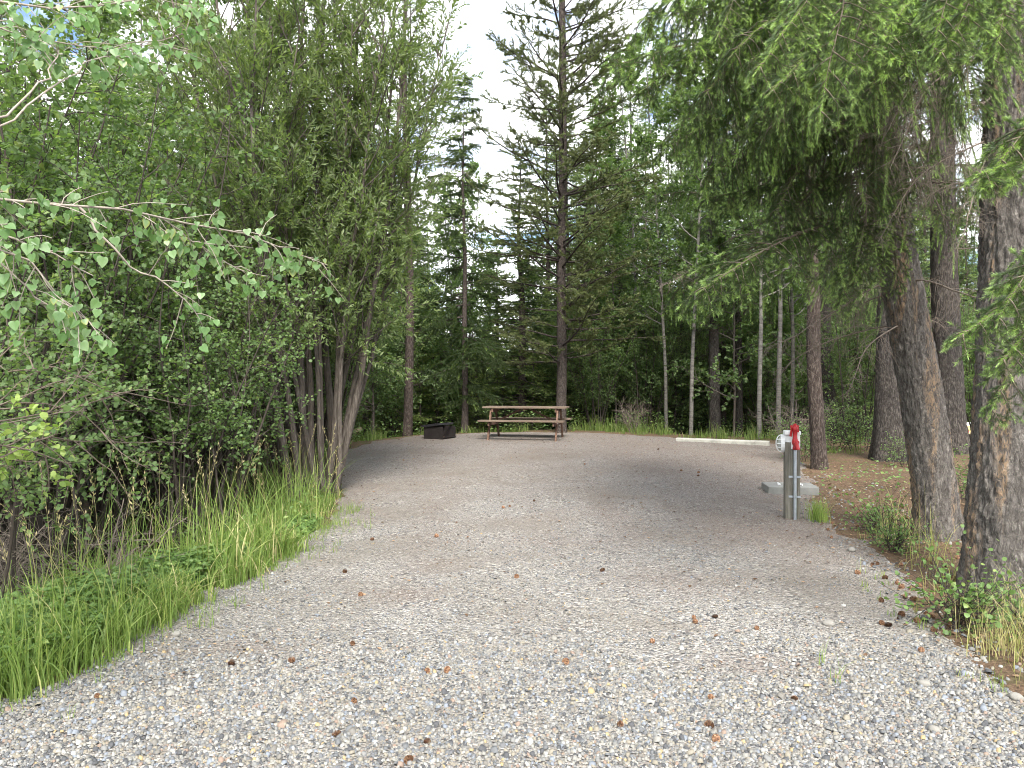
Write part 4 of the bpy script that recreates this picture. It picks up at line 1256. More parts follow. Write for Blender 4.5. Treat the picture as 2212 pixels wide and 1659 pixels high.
# willow clump on the left edge of the pad: each stem a part of its own
def willow(seed, bases, tips, k=16):
    r = rng_(seed)
    st = []
    for p, q in zip(bases, tips):
        u = np.linspace(0, 1, k)[:, None]
        p, q = np.array(p), np.array(q)
        bow = (u * (1 - u)) * np.array([r.normal(0, .5), r.normal(0, .5), 0]) + np.cumsum(r.normal(0, .018, (k, 3)), 0) * [1, 1, .2]
        bow[0] = 0
        st.append(p * (1 - u ** .92) + q * u ** .92 + bow)
    return np.stack(st)
wb = []; wt = []
r = rng_(71)
for px, d, tx_, ty2, td in ((640, 10.2, 430, -350, 10.0), (655, 10.4, 520, -420, 10.6), (668, 10.5, 600, -300, 10.2), (680, 10.6, 640, -450, 11.0), (690, 10.6, 700, -420, 10.2), (700, 10.5, 735, -380, 10.8),
                            (708, 10.6, 800, -430, 10.4), (716, 10.7, 860, -300, 11.2), (722, 10.6, 905, -120, 10.2), (726, 10.8, 960, 40, 10.8), (660, 10.9, 330, -150, 11.4), (650, 10.1, 470, 150, 9.3),
                            (730, 11.0, 760, 60, 9.8), (632, 10.0, 560, -100, 9.2), (700, 11.1, 880, 180, 10.3), (694, 10.4, 650, 60, 9.5), (684, 11.0, 560, -350, 11.6), (712, 11.1, 690, -200, 11.8), (640, 10.8, 380, 40, 10.4), (724, 10.4, 830, 30, 9.8)):
    b_ = pt(px, 1060, d); b_[2] = float(gz(b_[0], b_[1])) - .08
    wb.append(b_); wt.append(pt(tx_, ty2, td))
WST = willow(72, wb, wt)
wroot = np.array([-2.6, 10.6, float(gz(-2.6, 10.6))])
wil = thing('willow_tree', 'many-stemmed willow clump leaning over the left edge of the pad', 'willow tree', wroot)
for i in range(len(WST)):
    V, F = tubes(WST[i:i + 1], (np.linspace(1, .16, 16) * r.uniform(.034, .062))[None], 10)
    g = Geo(); g.add(V - wroot, F); obj('stem', g.mesh('stem', M['willow_bark']), wil)
S, D, t = spawn(WST, 20, .24, .99, (R(22), R(52)), r, up=.12)
b1 = grow(S, D, 1.7 * (1.15 - .65 * t) * r.uniform(.5, 1.2, len(t)), 8, .085, .03, r)
S, D, t2 = spawn(b1, 8, .18, .98, (R(22), R(52)), r, up=.05)
b2 = grow(S, D, .62 * (1.15 - .5 * t2) * r.uniform(.5, 1.3, len(t2)), 5, .11, .02, r)
g = Geo()
V, F = tubes(b1, np.linspace(.011, .003, 8)[None], 5); g.add(V - wroot, F)
V, F = tubes(b2, np.linspace(.0035, .0016, 5)[None], 3); g.add(V - wroot, F)
S, D, t = spawn(WST, 10, .27, .60, (R(45), R(85)), r, up=-.02)
l1 = grow(S, D, .95 * r.uniform(.5, 1.2, len(t)), 7, .10, .0, r)
S, D, t2 = spawn(l1, 6, .18, .98, (R(25), R(58)), r)
l2 = grow(S, D, .45 * r.uniform(.5, 1.3, len(t2)), 4, .11, .0, r)
V, F = tubes(l1, np.linspace(.006, .002, 7)[None], 4); g.add(V - wroot, F)
obj('branches', g.mesh('branches', M['willow_bark']), wil)
g = Geo(); leaf_set(g, b2 - wroot, 25, .094, .025, r, kite, .08, .65, .6); leaf_set(g, l2 - wroot, 15, .085, .027, r, kite, .08, .7, .7)
obj('crown', g.mesh('crown', M['willow_leaf'], False), wil)
# ------------------------------------------------------------------ the wood around the pad
GB = 'trees of the wood behind the pad'
# behind the table and the fire pit
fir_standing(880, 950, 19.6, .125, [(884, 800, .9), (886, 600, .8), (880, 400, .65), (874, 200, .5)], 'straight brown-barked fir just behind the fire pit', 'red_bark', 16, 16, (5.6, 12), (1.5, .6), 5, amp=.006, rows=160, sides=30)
plant_px('hanging_spruce', 1003, 20.9, 'sparse spruce with dark drooping boughs left of the picnic table', 1.0, GB, rot=.6)
plant_px('spruce', 1125, 23.5, 'full green spruce filling the gap left of the tall pine', (1.25, 1.25, .76), GB, var=0)
plant_px('spruce', 1075, 29, 'second green spruce close behind the full one, nearer the sky gap', (1.2, 1.2, .62), GB, var=1)
plant_px('young_spruce', 955, 24, 'small bright young spruce behind the fire pit', .95, GB)
plant_px('aspen', 968, 25.5, 'thin leafy aspen in the gap between fire pit and table', .78, GB)
plant_px('aspen', 1008, 27, 'thin leafy aspen rising into the sky gap', .85, GB)
plant_px('aspen', 1062, 31, 'farther thin aspen in the sky gap beside the pine', .66, GB)
plant_px('sapling', 1035, 24.0, 'light leafy sapling left of the full green spruce', 1.0, GB, var=0)
plant_px('young_spruce', 1075, 27, 'young spruce showing under the picnic table top, farther back', 1.0, GB)
plant_px('larch', 1290, 26, 'pale feathery larch right behind the tall pine', .86, GB)
plant_px('larch', 1330, 31, 'tall pale larch between the other two larches', 1.1, GB)
plant_px('aspen', 1370, 25, 'leafy aspen crown right of the pine top', 1.12, GB)
plant_px('aspen', 1560, 27, 'leafy aspen crown above the wheel stop', 1.15, GB)
plant_px('larch', 1470, 33, 'tall pale larch above the thin crooked aspen', 1.15, GB)
plant_px('larch', 1620, 30, 'tall pale larch above the shaded spruces', 1.1, GB)
plant_px('spruce', 1340, 25.5, 'dense green spruce at the wood edge right of the pine', (1.1, 1.1, .8), GB)
plant_px('larch', 1395, 29, 'pale feathery larch second to the right of the pine', .92, GB)
plant_px('spruce', 1262, 24, 'dim spruce close behind the tall pine, right side', .62, GB)
plant_px('sapling', 1330, 23, 'leafy sapling between the tall pine and the aspens', 1.0, GB, var=1)
for px, d, s, lb in ((1440, 21, .95, 'thin crooked grey aspen left of the wheel stop'), (1492, 19.4, 1.0, 'slim pale aspen standing behind the left end of the wheel stop'), (1530, 24, .9, 'grey aspen in the dim wood beyond the wheel stop'),
                     (1640, 17.8, 1.05, 'pale aspen behind the right end of the wheel stop'), (1682, 18.2, 1.15, 'stouter pale aspen close beside the one at the wheel stop end'), (1712, 19.5, 1.0, 'leaning grey aspen just left of the reddish fir trunk')):
    plant_px('aspen', px, d, lb, s, GB, var=int(px) % 2)
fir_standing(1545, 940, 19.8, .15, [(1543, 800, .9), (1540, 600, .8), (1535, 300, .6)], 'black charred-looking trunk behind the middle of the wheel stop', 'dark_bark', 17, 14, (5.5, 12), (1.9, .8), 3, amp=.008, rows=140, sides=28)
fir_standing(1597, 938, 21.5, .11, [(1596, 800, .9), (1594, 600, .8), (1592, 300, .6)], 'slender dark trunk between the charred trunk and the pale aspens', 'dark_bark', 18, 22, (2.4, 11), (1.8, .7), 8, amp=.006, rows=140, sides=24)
plant_px('spruce', 1560, 23.5, 'shaded spruce behind the wheel stop', .80, GB)
plant_px('spruce', 1500, 27, 'shaded spruce deeper in the wood behind the wheel stop', .85, GB)
plant_px('young_spruce', 1470, 23.5, 'young spruce under the thin aspens', 1.05, GB)
plant_px('spruce', 1420, 31, 'hazy spruce far behind the aspens, right of the pine', .9, GB)
plant_px('tall_fir', 1655, 25, 'tall fir crown rising behind the pale aspens', .95, GB)
plant_px('sapling', 1585, 19.4, 'leafy green sapling beyond the wheel stop', 1.05, GB, var=1)
plant_px('sapling', 1720, 21, 'bright leafy sapling behind the leaning grey aspen', 1.1, GB, var=0)
plant_px('tall_bush', 1400, 22.5, 'leafy bush at the wood edge left of the aspens', .75, GB)
plant_px('tall_bush', 1290, 22, 'leafy bush at the foot of the pale larch', .62, GB)
plant_px('tall_bush', 1670, 22, 'leafy bush filling the space behind the pale aspens', .8, GB)
for px, d, s_, lb in ((905, 22.5, .8, 'added young larch coloured as if lit, right beside the brown-barked fir'), (950, 26, 1.1, 'added young larch coloured as if lit, seen over the fire pit'), (1030, 23.0, .62, 'short added young larch coloured as if lit, just left of the table'), (1050, 28, 1.15, 'added young larch coloured as if lit, in the gap farther back'), (1090, 24.5, .8, 'added young larch coloured as if lit, behind the left half of the table'),
                      (1150, 23.2, .7, 'added young larch coloured as if lit, behind the table bench, left of the pine foot'), (1175, 27, 1.15, 'taller added young larch coloured as if lit, just left of the pine trunk'), (1255, 23.5, .85, 'added young larch coloured as if lit, right beside the pine trunk'), (1330, 26, 1.2, 'added young larch coloured as if lit, behind the bare grey twigs'), (840, 24, 1.1, 'added young larch coloured as if lit, left of the brown-barked fir'), (1420, 25.5, 1.2, 'added young larch coloured as if lit, left of the thin crooked aspen'), (1610, 24, 1.1, 'added young larch coloured as if lit, behind the slender dark trunk'), (1870, 23, 1.1, 'added young larch coloured as if lit, right of the black trunk')):
    plant_px('added_lit_larch', px, d, lb, s_, GB)  # small trees added to brighten the dark wood by their colour
plant_px('dead_brush', 1365, 20.6, 'tangle of bare grey twigs at the wood edge right of the pine', .62)
plant_px('dead_brush', 1705, 15.5, 'bare twigs rising behind the red hydrant', .75)
# right-hand wood
for px, d, s, k, lb in ((1850, 20, .72, 'spruce', 'spruce in the shade right of the black trunk'), (1895, 25, .85, 'spruce', 'deeper spruce between the black trunk and the broad fir'), (1970, 19, .72, 'spruce', 'shaded spruce seen between the broad fir and leaning fir'),
                        (2000, 27, .9, 'spruce', 'distant spruce behind the leaning fir'), (2090, 28, .8, 'spruce', 'distant spruce behind the neighbouring table'), (2160, 22, .75, 'spruce', 'spruce behind the thick fir at the right edge'), (1815, 29, .95, 'tall_fir', 'tall fir far behind the slender reddish trunk'),
                        (2220, 17, .65, 'spruce', 'spruce at the right frame edge behind the thick fir'), (1940, 33, 1.0, 'tall_fir', 'tall distant fir above the shaded spruces on the right'), (1760, 33, .9, 'larch', 'pale larch far behind the timber post')):
    plant_px(k, px, d, lb, s, GB)
for px, d, s, lb in ((1840, 17.5, .7, 'leafy shrub behind the litter bank right of the post'), (1985, 16, .55, 'leafy shrub between the broad fir and the leaning fir'), (2120, 18, .6, 'leafy shrub in front of the neighbouring table'), (1730, 24, .8, 'leafy shrub deep behind the timber post')):
    plant_px('tall_bush', px, d, lb, s, GB)
for px, d, s, lb in ((1740, 14.0, .9, 'low shrub at the foot of the slender reddish trunk'), (1800, 15.3, 1.0, 'low shrub behind the slender reddish trunk'), (1860, 14.9, 1.0, 'low shrub left of the broad dark fir foot'), (1960, 12.6, .6, 'low shrub on the right of the broad dark fir foot'), (2085, 9.2, .7, 'low shrub between the leaning fir and the thick fir')):
    plant_px('low_bush', px, d, lb, s, 'low shrubs under the firs')
# left wood: serviceberry and taller bushes along the pad, aspens and birches behind
GL = 'shrubs along the left side of the pad'
for x, y, s, v, lb in ((-3.55, 4.95, .72, 0, 'serviceberry shrub reaching in from the left edge above the grass'), (-4.2, 6.3, .95, 1, 'dark-stemmed serviceberry shrub behind the tall grass'), (-3.35, 7.6, .82, 2, 'serviceberry shrub between the tall grass and the willow'),
                       (-3.55, 8.7, .85, 0, 'leafy shrub in front of the willow stems'), (-5.2, 8.0, 1.1, 2, 'serviceberry shrub second row behind the grass'), (-4.6, 9.6, 1.1, 1, 'serviceberry shrub left of the willow stems'), (-6.2, 6.6, 1.0, 0, 'serviceberry shrub at the far left of the picture'),
                       (-3.3, 12.2, .9, 1, 'leafy shrub just behind the willow clump'), (-6.6, 9.4, 1.1, 1, 'serviceberry shrub deep in the left thicket')):
    plant('serviceberry', x, y, lb, s, GL, var=v)
for x, y, s, lb in ((-4.6, 7.4, .92, 'tall bush rising over the serviceberries on the left'), (-6.0, 8.4, 1.1, 'tall bush at the left edge of the thicket'), (-5.6, 10.8, 1.15, 'tall bush left of the willow crown'), (-7.4, 11.5, 1.2, 'tall bush deep behind the left thicket'),
                    (-4.2, 13.0, 1.05, 'tall bush behind the willow, nearer the pad'), (-5.4, 14.5, 1.1, 'tall bush behind the willow, farther back'), (-4.3, 17.0, .8, 'leafy bush left of the pad corner'), (-4.9, 19.5, .95, 'leafy bush behind the pad corner'), (-7.5, 16, 1.2, 'tall bush far behind the willow')):
    plant('tall_bush', x, y, lb, s, GL)
for x, y, s, k, lb in ((-7.2, 11.6, 1.0, 'birch', 'white birch stem at the far left of the thicket'), (-5.75, 11.4, .95, 'birch', 'white birch stem left of the willow crown'), (-7.7, 13.8, 1.0, 'aspen', 'grey aspen behind the left birch'), (-6.4, 14.2, 1.05, 'aspen', 'grey aspen behind the willow crown, left side'),
                       (-4.9, 16.2, 1.0, 'aspen', 'grey aspen behind the willow, nearest the gap'), (-9.4, 12.6, 1.0, 'aspen', 'aspen at the left edge behind the thicket'), (-8.9, 17.5, 1.1, 'aspen', 'aspen deep in the left wood'),
                       (-3.9, 21.0, .9, 'sapling', 'bright leafy sapling left of the brown-barked fir'), (-3.0, 22.0, 1.0, 'sapling', 'bright leafy sapling behind the brown-barked fir'), (-3.55, 19.4, .85, 'sapling', 'thin dark sapling at the back left corner of the pad'), (-2.3, 23.5, 1.0, 'sapling', 'leafy sapling right of the brown-barked fir'),
                       (-6.5, 19.5, .95, 'spruce', 'spruce behind the willow clump'), (-4.6, 24, .95, 'spruce', 'spruce left of the gap behind the fire pit'), (-3.4, 27.5, .8, 'spruce', 'sunlit spruce in the gap behind the fire pit'), (-8.8, 22, 1.1, 'spruce', 'spruce deep in the left wood'), (-3.3, 24.5, 1.02, 'tall_fir', 'tall fir spire above the right of the willow crown'),
                       (-11.5, 16, 1.1, 'spruce', 'spruce at the far left of the wood'), (-10.5, 20, 1.0, 'larch', 'pale larch deep in the left wood'), (-7.2, 25, 1.0, 'larch', 'pale larch behind the willow crown')):
    plant(k, x, y, lb, s, GB)

FAR_MARK = [(200, 'at the left edge'), (500, 'behind the left thicket'), (800, 'behind the willow clump'), (960, 'behind the fire pit'), (1130, 'behind the picnic table'), (1260, 'behind the tall pine'), (1440, 'between pine and aspens'), (1600, 'behind the wheel stop'), (1740, 'behind the pale aspens'), (1900, 'behind the timber post'), (2060, 'behind the leaning fir'), (9999, 'at the right edge')]
# bushes and young trees that close the wood near the ground
r = rng_(303)
for i in range(64):
    px = 760 + 1420 * ((i * .6180339 + .13) % 1.0); d = 22.5 + 9 * r.uniform(0, 1)
    if 1000 < px < 1100:
        d += 6
    k = ('tall_bush', 'young_spruce', 'serviceberry', 'sapling')[int(r.integers(4))]
    w_ = {'tall_bush': 'tall leafy bush', 'young_spruce': 'small young spruce', 'serviceberry': 'round leafy shrub', 'sapling': 'leafy sapling'}[k]
    plant_px(k, px, d, w_ + ' in the understorey ' + next(n for e, n in FAR_MARK if px < e), r.uniform(.6, .95), 'understorey of the wood behind the pad')
for i in range(26):
    y = r.uniform(7, 20); x = float(np.interp(y, PAD[1:13, 1], PAD[1:13, 0])) - r.uniform(2.2, 6.5)
    plant('serviceberry' if i % 2 else 'tall_bush', x, y, ('round leafy shrub' if i % 2 else 'tall leafy bush') + ' crowded in the left thicket, row ' + ('behind the grass' if y < 10 else 'behind the willow' if y < 14.5 else 'beside the pad corner'), r.uniform(.8, 1.15), 'crowded shrubs of the left thicket')

# distant trees closing the view; a lower stretch straight ahead leaves the sky open there
r = rng_(404)
FAR = [('spruce', 'distant spruce in the far wood'), ('larch', 'distant larch in the far wood'), ('tall_fir', 'distant fir in the far wood'), ('aspen', 'distant aspen in the far wood'), ('spruce', 'distant spruce in the far wood')]
for i in range(250):
    px = -250 + 2700 * ((i * .6180339) % 1.0)
    d = 28 + 55 * r.uniform(0, 1) ** 1.4
    k, lb = FAR[int(r.integers(len(FAR)))]
    s = r.uniform(.75, 1.15)
    if 950 < px < 1130:
        if d < 36:
            d += 12
        s = r.uniform(.32, .55); k, lb = 'spruce', 'low distant spruce in the gap of sky'
    elif 890 < px < 1180:
        s *= .6
    lb += ' ' + next(n for e, n in FAR_MARK if px < e)
    plant_px(k, px, d, lb, s, 'far trees closing the view')
# ------------------------------------------------------------------ near aspen branches reaching in from the left
def near_aspen():
    base = np.array([-3.5, 2.3, float(gz(-3.5, 2.3))])
    t = thing('aspen_tree', 'aspen whose pale leafy branches reach in from the left edge', 'aspen tree', base)
    r = rng_(81)
    tr = np.array([[0, 0, -.2], [.03, .02, 1.2], [.0, .05, 2.4], [-.05, .0, 3.8], [.0, -.05, 5.5], [.05, 0, 7.5], [.1, 0, 9.5]])[None]
    g = Geo(); V, F = tubes(tr, np.array([[.11, .10, .09, .08, .06, .04, .01]]), 16); g.add(V, F)
    obj('trunk', g.mesh('trunk', M['aspen_bark']), t)
    def pl(pts, n=14):
        c = resample([(*p, 0) for p in pts], n)[:, :3]
        return c + np.concatenate([[[0, 0, 0]], r.normal(0, .006, (n - 1, 3))])
    T0 = base + [0, 0, 2.2]; T1 = base + [0, 0, 3.6]
    paths = [
        (pl([T0, pt(-200, 405, 2.5), pt(0, 432, 2.6), pt(180, 447, 2.75), pt(350, 470, 2.95), pt(520, 500, 3.2), pt(620, 535, 3.4), pt(705, 575, 3.6)]), .0095, .42),
        (pl([pt(170, 446, 2.75), pt(230, 520, 2.8), pt(310, 590, 2.9), pt(390, 640, 2.95), pt(432, 690, 3.0)]), .005, .55),
        (pl([pt(-220, 470, 2.4), pt(-40, 520, 2.4), pt(60, 570, 2.5), pt(130, 640, 2.55), pt(190, 700, 2.6)]), .006, .2),
        (pl([pt(-200, 480, 2.3), pt(0, 500, 2.4), pt(110, 545, 2.45), pt(190, 600, 2.5)]), .005, .3),
        (pl([T1, pt(-120, -20, 2.9), pt(80, 12, 3.0), pt(220, 14, 3.2), pt(345, -8, 3.4), pt(470, -40, 3.6)]), .009, .35),
        (pl([T1, pt(-100, 30, 2.6), pt(60, 75, 2.8), pt(200, 110, 3.0), pt(330, 100, 3.3)]), .006, .3),
        (pl([pt(-160, 300, 2.4), pt(0, 250, 2.5), pt(90, 175, 2.7), pt(130, 110, 2.9)]), .005, .8),
        (pl([pt(-120, 260, 2.5), pt(0, 285, 2.6), pt(100, 200, 2.8), pt(190, 130, 3.1), pt(330, 90, 3.4), pt(440, 60, 3.6)]), .004, .6),
        (pl([pt(345, 468, 2.95), pt(420, 520, 3.1), pt(480, 560, 3.2), pt(540, 585, 3.3)]), .003, .3),
        (pl([pt(0, 560, 2.5), pt(90, 660, 2.6), pt(150, 715, 2.7)]), .003, .25),
    ]
    for path, rad, t0 in paths:
        P = path[None] - base
        g = Geo(); V, F = tubes(P, np.linspace(rad, .0018, P.shape[1])[None], 7); g.add(V, F)
        L = np.linalg.norm(np.diff(P[0], axis=0), axis=1).sum()
        m_ = max(int(L * (1 - t0) * 25), 5)
        S, D, tt = spawn(P, m_, t0, .99, (R(25), R(75)), r, up=-.25)
        tw = grow(S, D, r.uniform(.06, .26, len(tt)), 5, .12, -.10, r)
        V, F = tubes(tw, np.linspace(.0022, .0011, 5)[None], 4); g.add(V, F)
        br = obj('branch', g.mesh('branch', M['pale_twig']), t)
        g = Geo()
        n = len(tw); per = 6
        tq = .15 + .85 * (np.arange(per)[None] + r.uniform(0, 1, (n, per))) / per
        S, T = along(tw, tq); S, T = S.reshape(-1, 3), T.reshape(-1, 3)
        pet = unit(T * .5 + perp(T, r) * .7 + [0, 0, -.45]) * r.uniform(.018, .04, len(S))[:, None]
        q = S + pet
        X = unit(np.cross(pet, [0, 0, 1.0]) + 1e-5) * .0008
        g.add(np.stack([S - X, S + X, q], 1).reshape(-1, 3), np.arange(len(S) * 3).reshape(-1, 3), 1, .5)
        A = unit(pet / .03 * .3 + r.normal(0, .35, S.shape) + [0, 0, -.75])
        Nn = r.normal(0, .65, S.shape) + np.array([.1, -1.0, .55])
        l = r.uniform(.018, .037, len(S))
        V, F, a = heart(q, A, Nn, l, l * .96, np.clip(r.beta(2.2, 2.2, len(S)), 0, 1)); g.add(V, F, 0, a)
        obj('leaves', g.mesh('leaves', [M['near_leaf'], M['pale_twig']], False), br)
    return t
near_aspen()

# serviceberry boughs reaching over the grass at the left edge
def near_boughs():
    base = np.array([-4.1, 3.4, float(gz(-4.1, 3.4))])
    t = thing('serviceberry_shrub', 'serviceberry with pale lime leaf clusters poking in at the left edge', 'shrub', base)
    r = rng_(82)
    specs = [([base + [0, 0, .0], base + [.1, 0, .7], pt(-160, 860, 3.2), pt(0, 805, 3.6), pt(130, 790, 3.9), pt(300, 880, 4.2)], 'shrub_leaf', .35),
             ([base + [.05, .1, .0], base + [.15, .1, .6], pt(-100, 900, 3.3), pt(60, 860, 3.8), pt(190, 900, 4.1), pt(250, 960, 4.2)], 'shrub_leaf', .4),
             ([base + [.1, 0, 0], base + [.2, 0, .5], pt(-120, 930, 3.2), pt(60, 900, 3.7), pt(160, 880, 4.0), pt(270, 850, 4.3)], 'shrub_leaf', .4),
             ([base + [0, .1, 0], base + [.2, .1, .6], pt(-60, 960, 3.6), pt(90, 940, 4.0), pt(200, 960, 4.3), pt(300, 940, 4.6)], 'shrub_leaf', .4),
             ([base + [-.1, -.3, 0], base + [.1, -.4, .6], pt(-200, 940, 2.7), pt(-60, 905, 2.8), pt(40, 858, 2.9)], 'lime_leaf', .68),
             ([base + [-.1, -.2, 0], base + [.2, -.3, .5], pt(-180, 960, 2.8), pt(0, 950, 2.9), pt(100, 985, 3.1), pt(155, 1005, 3.2)], 'lime_leaf', .66),
             ([base + [0, -.2, 0], base + [.2, -.3, .4], pt(-140, 1010, 2.8), pt(0, 990, 2.9), pt(90, 945, 3.1)], 'lime_leaf', .72)]
    for pts, lm, t0 in specs:
        c = resample([(*p, 0) for p in pts], 16)[:, :3]; P = c[None] - base
        g = Geo(); V, F = tubes(P, np.linspace(.011, .0025, 16)[None], 6); g.add(V, F)  # daylight put into the needle colour, for the added young larches
        n1 = 15 if lm == 'shrub_leaf' else 9
        S, D, tt = spawn(P, n1, t0, .99, (R(30), R(70)), r)
        b1 = grow(S, D, (.5 if lm == 'shrub_leaf' else .16) * r.uniform(.5, 1.2, len(tt)), 6, .12, -.03, r)
        V, F = tubes(b1, np.linspace(.004, .0015, 6)[None], 4); g.add(V, F)
        S, D, tt = spawn(b1, 5 if lm == 'shrub_leaf' else 3, .15, .98, (R(30), R(70)), r)
        b2 = grow(S, D, (.18 if lm == 'shrub_leaf' else .07) * r.uniform(.5, 1.3, len(tt)), 4, .12, .02, r)
        V, F = tubes(b2, np.linspace(.002, .0012, 4)[None], 3); g.add(V, F)
        br = obj('branch', g.mesh('branch', M['twig']), t)
        g = Geo(); leaf_set(g, b2, 7, .036, .025, r, oval, .1, .9, .9)
        obj('leaves', g.mesh('leaves', M[lm], False), br)
near_boughs()

# ------------------------------------------------------------------ grass, weeds, litter
def blades(g, x, y, h, r, w=.006, lean=.45, seg=4, a=None, mat=0):
    n = len(x); z = gz(x, y) - .01
    az = r.uniform(0, 6.283, n); ln = np.abs(r.normal(lean * .6, lean * .5, n))
    d = np.stack([np.cos(az), np.sin(az)], -1)
    u = np.linspace(0, 1, seg + 1)
    hor = (ln * h)[:, None] * u[None] ** 2.2; ver = h[:, None] * (u[None] - .30 * np.minimum(ln, 1.6)[:, None] * u[None] ** 3)
    C = np.stack([x[:, None] + d[:, :1] * hor, y[:, None] + d[:, 1:] * hor, z[:, None] + ver], -1)
    wd = w * (1 - u ** 2.5 * .92)[None] * r.uniform(.7, 1.3, n)[:, None]
    sd = np.stack([-d[:, 1], d[:, 0], np.zeros(n)], -1)
    tw = r.normal(0, .8, n); sd = sd * np.cos(tw)[:, None] + np.stack([d[:, 0], d[:, 1], np.zeros(n)], -1) * np.sin(tw)[:, None]
    Lf = C - sd[:, None] * wd[..., None] / 2; Rt = C + sd[:, None] * wd[..., None] / 2
    V = np.stack([Lf, Rt], 2).reshape(n, -1, 3)
    i = np.arange(seg)
    q = np.stack([2 * i, 2 * i + 1, 2 * i + 3, 2 * i + 2], -1)
    F = (q[None] + (np.arange(n) * (seg + 1) * 2)[:, None, None]).reshape(-1, 4)
    if a is None:
        a = np.clip(r.beta(2, 3, n), 0, 1)
    tint = np.clip(a[:, None] + .0 * u[None], 0, 1)
    g.add(V.reshape(-1, 3), F, mat, np.repeat(tint, 2, axis=1).reshape(-1))

def tufted(r, n, xf, yr, tuft=26, rad=.07):
    nt_ = max(n // tuft, 1)
    ty2 = r.uniform(yr[0], yr[1], nt_); tx2 = xf(ty2, nt_)
    gap = fbm(np.stack([tx2 * 2.6, ty2 * 2.6, tx2 * 0], -1), 3, 44)
    ok = gap > .40; tx2, ty2, gap = tx2[ok], ty2[ok], gap[ok]; nt_ = len(tx2)
    x = np.repeat(tx2, tuft) + r.normal(0, rad, nt_ * tuft); y = np.repeat(ty2, tuft) + r.normal(0, rad, nt_ * tuft)
    return x, y, np.repeat(r.uniform(.5, 1.2, nt_) * (.55 + .9 * sstep(.38, .68, gap)), tuft)

def edge_l(y):
    return np.interp(y, PAD[1:13, 1], PAD[1:13, 0])
def edge_r(y):
    q = PAD[18:29][::-1]
    return np.interp(y, q[:, 1], q[:, 0])

r = rng_(91); g = Geo()
x, y, s = tufted(r, 11000, lambda y, n: edge_l(y) + .10 - .26 * sstep(7, 8.5, y) - np.abs(r.normal(0, .46, n)) * (.6 + .4 * sstep(4, 6, y)), (5.0, 10.3))
blades(g, x, y, s * r.uniform(.12, .44, len(x)) * (1 - .45 * sstep(6.5, 8.0, y)), r, .0105, .85, 5, np.where(r.uniform(0, 1, len(x)) < .09, 1.0, np.clip(np.repeat(r.normal(.38, .17, len(x) // 26), 26) + r.normal(0, .13, len(x)), 0, .9)))
x, y, s = tufted(r, 4600, lambda y, n: edge_l(y) + .08 - np.abs(r.normal(0, .60, n)), (3.4, 6.0), 12, .06)
blades(g, x, y, s * r.uniform(.10, .46, len(x)), r, .0080, .7, 5)
x = edge_l(r.uniform(5, 9.6, 420)); y = r.uniform(5, 9.6, 420); x = edge_l(y) - .1 - np.abs(r.normal(0, .5, 420))
blades(g, x, y, r.uniform(.6, 1.0, 420), r, .008, .5, 6)
obj('verge_grass', g.mesh('verge_grass', M['grass'], False), kind='stuff', label='tall bright green grass along the left edge of the drive', category='grass')

# flowering grass stalks
r = rng_(92); g = Geo()
ny = 46; y = r.uniform(4.6, 10.0, ny); x = edge_l(y) - r.uniform(.05, .95, ny); hh = r.uniform(.65, 1.15, ny)
z = gz(x, y); dx = r.normal(0, .16, ny); dy = r.normal(0, .1, ny)
u = np.linspace(0, 1, 8)
P = np.stack([x[:, None] + dx[:, None] * u ** 2, y[:, None] + dy[:, None] * u ** 2, z[:, None] + hh[:, None] * u], -1)
V, F = tubes(P, np.linspace(.0022, .001, 8)[None], 4); g.add(V, F, 0, .75)
S, D, t = spawn(P, 12, .72, 1.0, (R(15), R(45)), r)
A = unit(D); l = r.uniform(.018, .04, len(S))
V, F, a = kite(S + A * .012, A, r.normal(0, 1, S.shape), l, l * .28, np.full(len(S), .95)); g.add(V, F, 0, a)
obj('seeding_grass', g.mesh('seeding_grass', M['dry_grass'], False), kind='stuff', label='thin flowering grass stalks above the left verge', category='grass')

# broad-leaved weeds at the front left
r = rng_(93); g = Geo()
n = 9000; y = r.uniform(3.3, 8.5, n) ; x = edge_l(y) - .06 - np.abs(r.normal(0, .75, n)) * (1.15 - .7 * sstep(5, 8, y))
hgt = r.uniform(.02, .30, n) * (.35 + 1.1 * fbm(np.stack([x * 2.2, y * 2.2, x * 0], -1), 3, 66)) * (1 - .5 * sstep(5.5, 8, y)) * (1 - .6 * sstep(-.3, .1, x - edge_l(y)))
z = gz(x, y) + hgt
for k in range(3):
    az = r.uniform(0, 6.283, n) + k * 2.1
    A = np.stack([np.cos(az), np.sin(az), r.uniform(-.25, .35, n)], -1)
    Nn = np.stack([r.normal(0, .3, n), r.normal(-.25, .3, n), np.ones(n)], -1)
    l = r.uniform(.028, .055, n)
    V, F, a = kite(np.stack([x, y, z], -1), A, Nn, l, l * .85, np.clip(r.beta(2, 2.2, n), 0, 1)); g.add(V, F, 0, a)
S = np.stack([x, y, z], -1)[::3]; B = S.copy(); B[:, 2] -= hgt[::3] + .02; B[:, :2] += r.normal(0, .03, (len(B), 2))
V, F = tubes(np.stack([B, S], 1), .0016, 3); g.add(V, F, 0, .8)
obj('clover_weeds', g.mesh('clover_weeds', M['weed_leaf'], False), kind='stuff', label='low leafy green weeds in the front left corner', category='weeds')

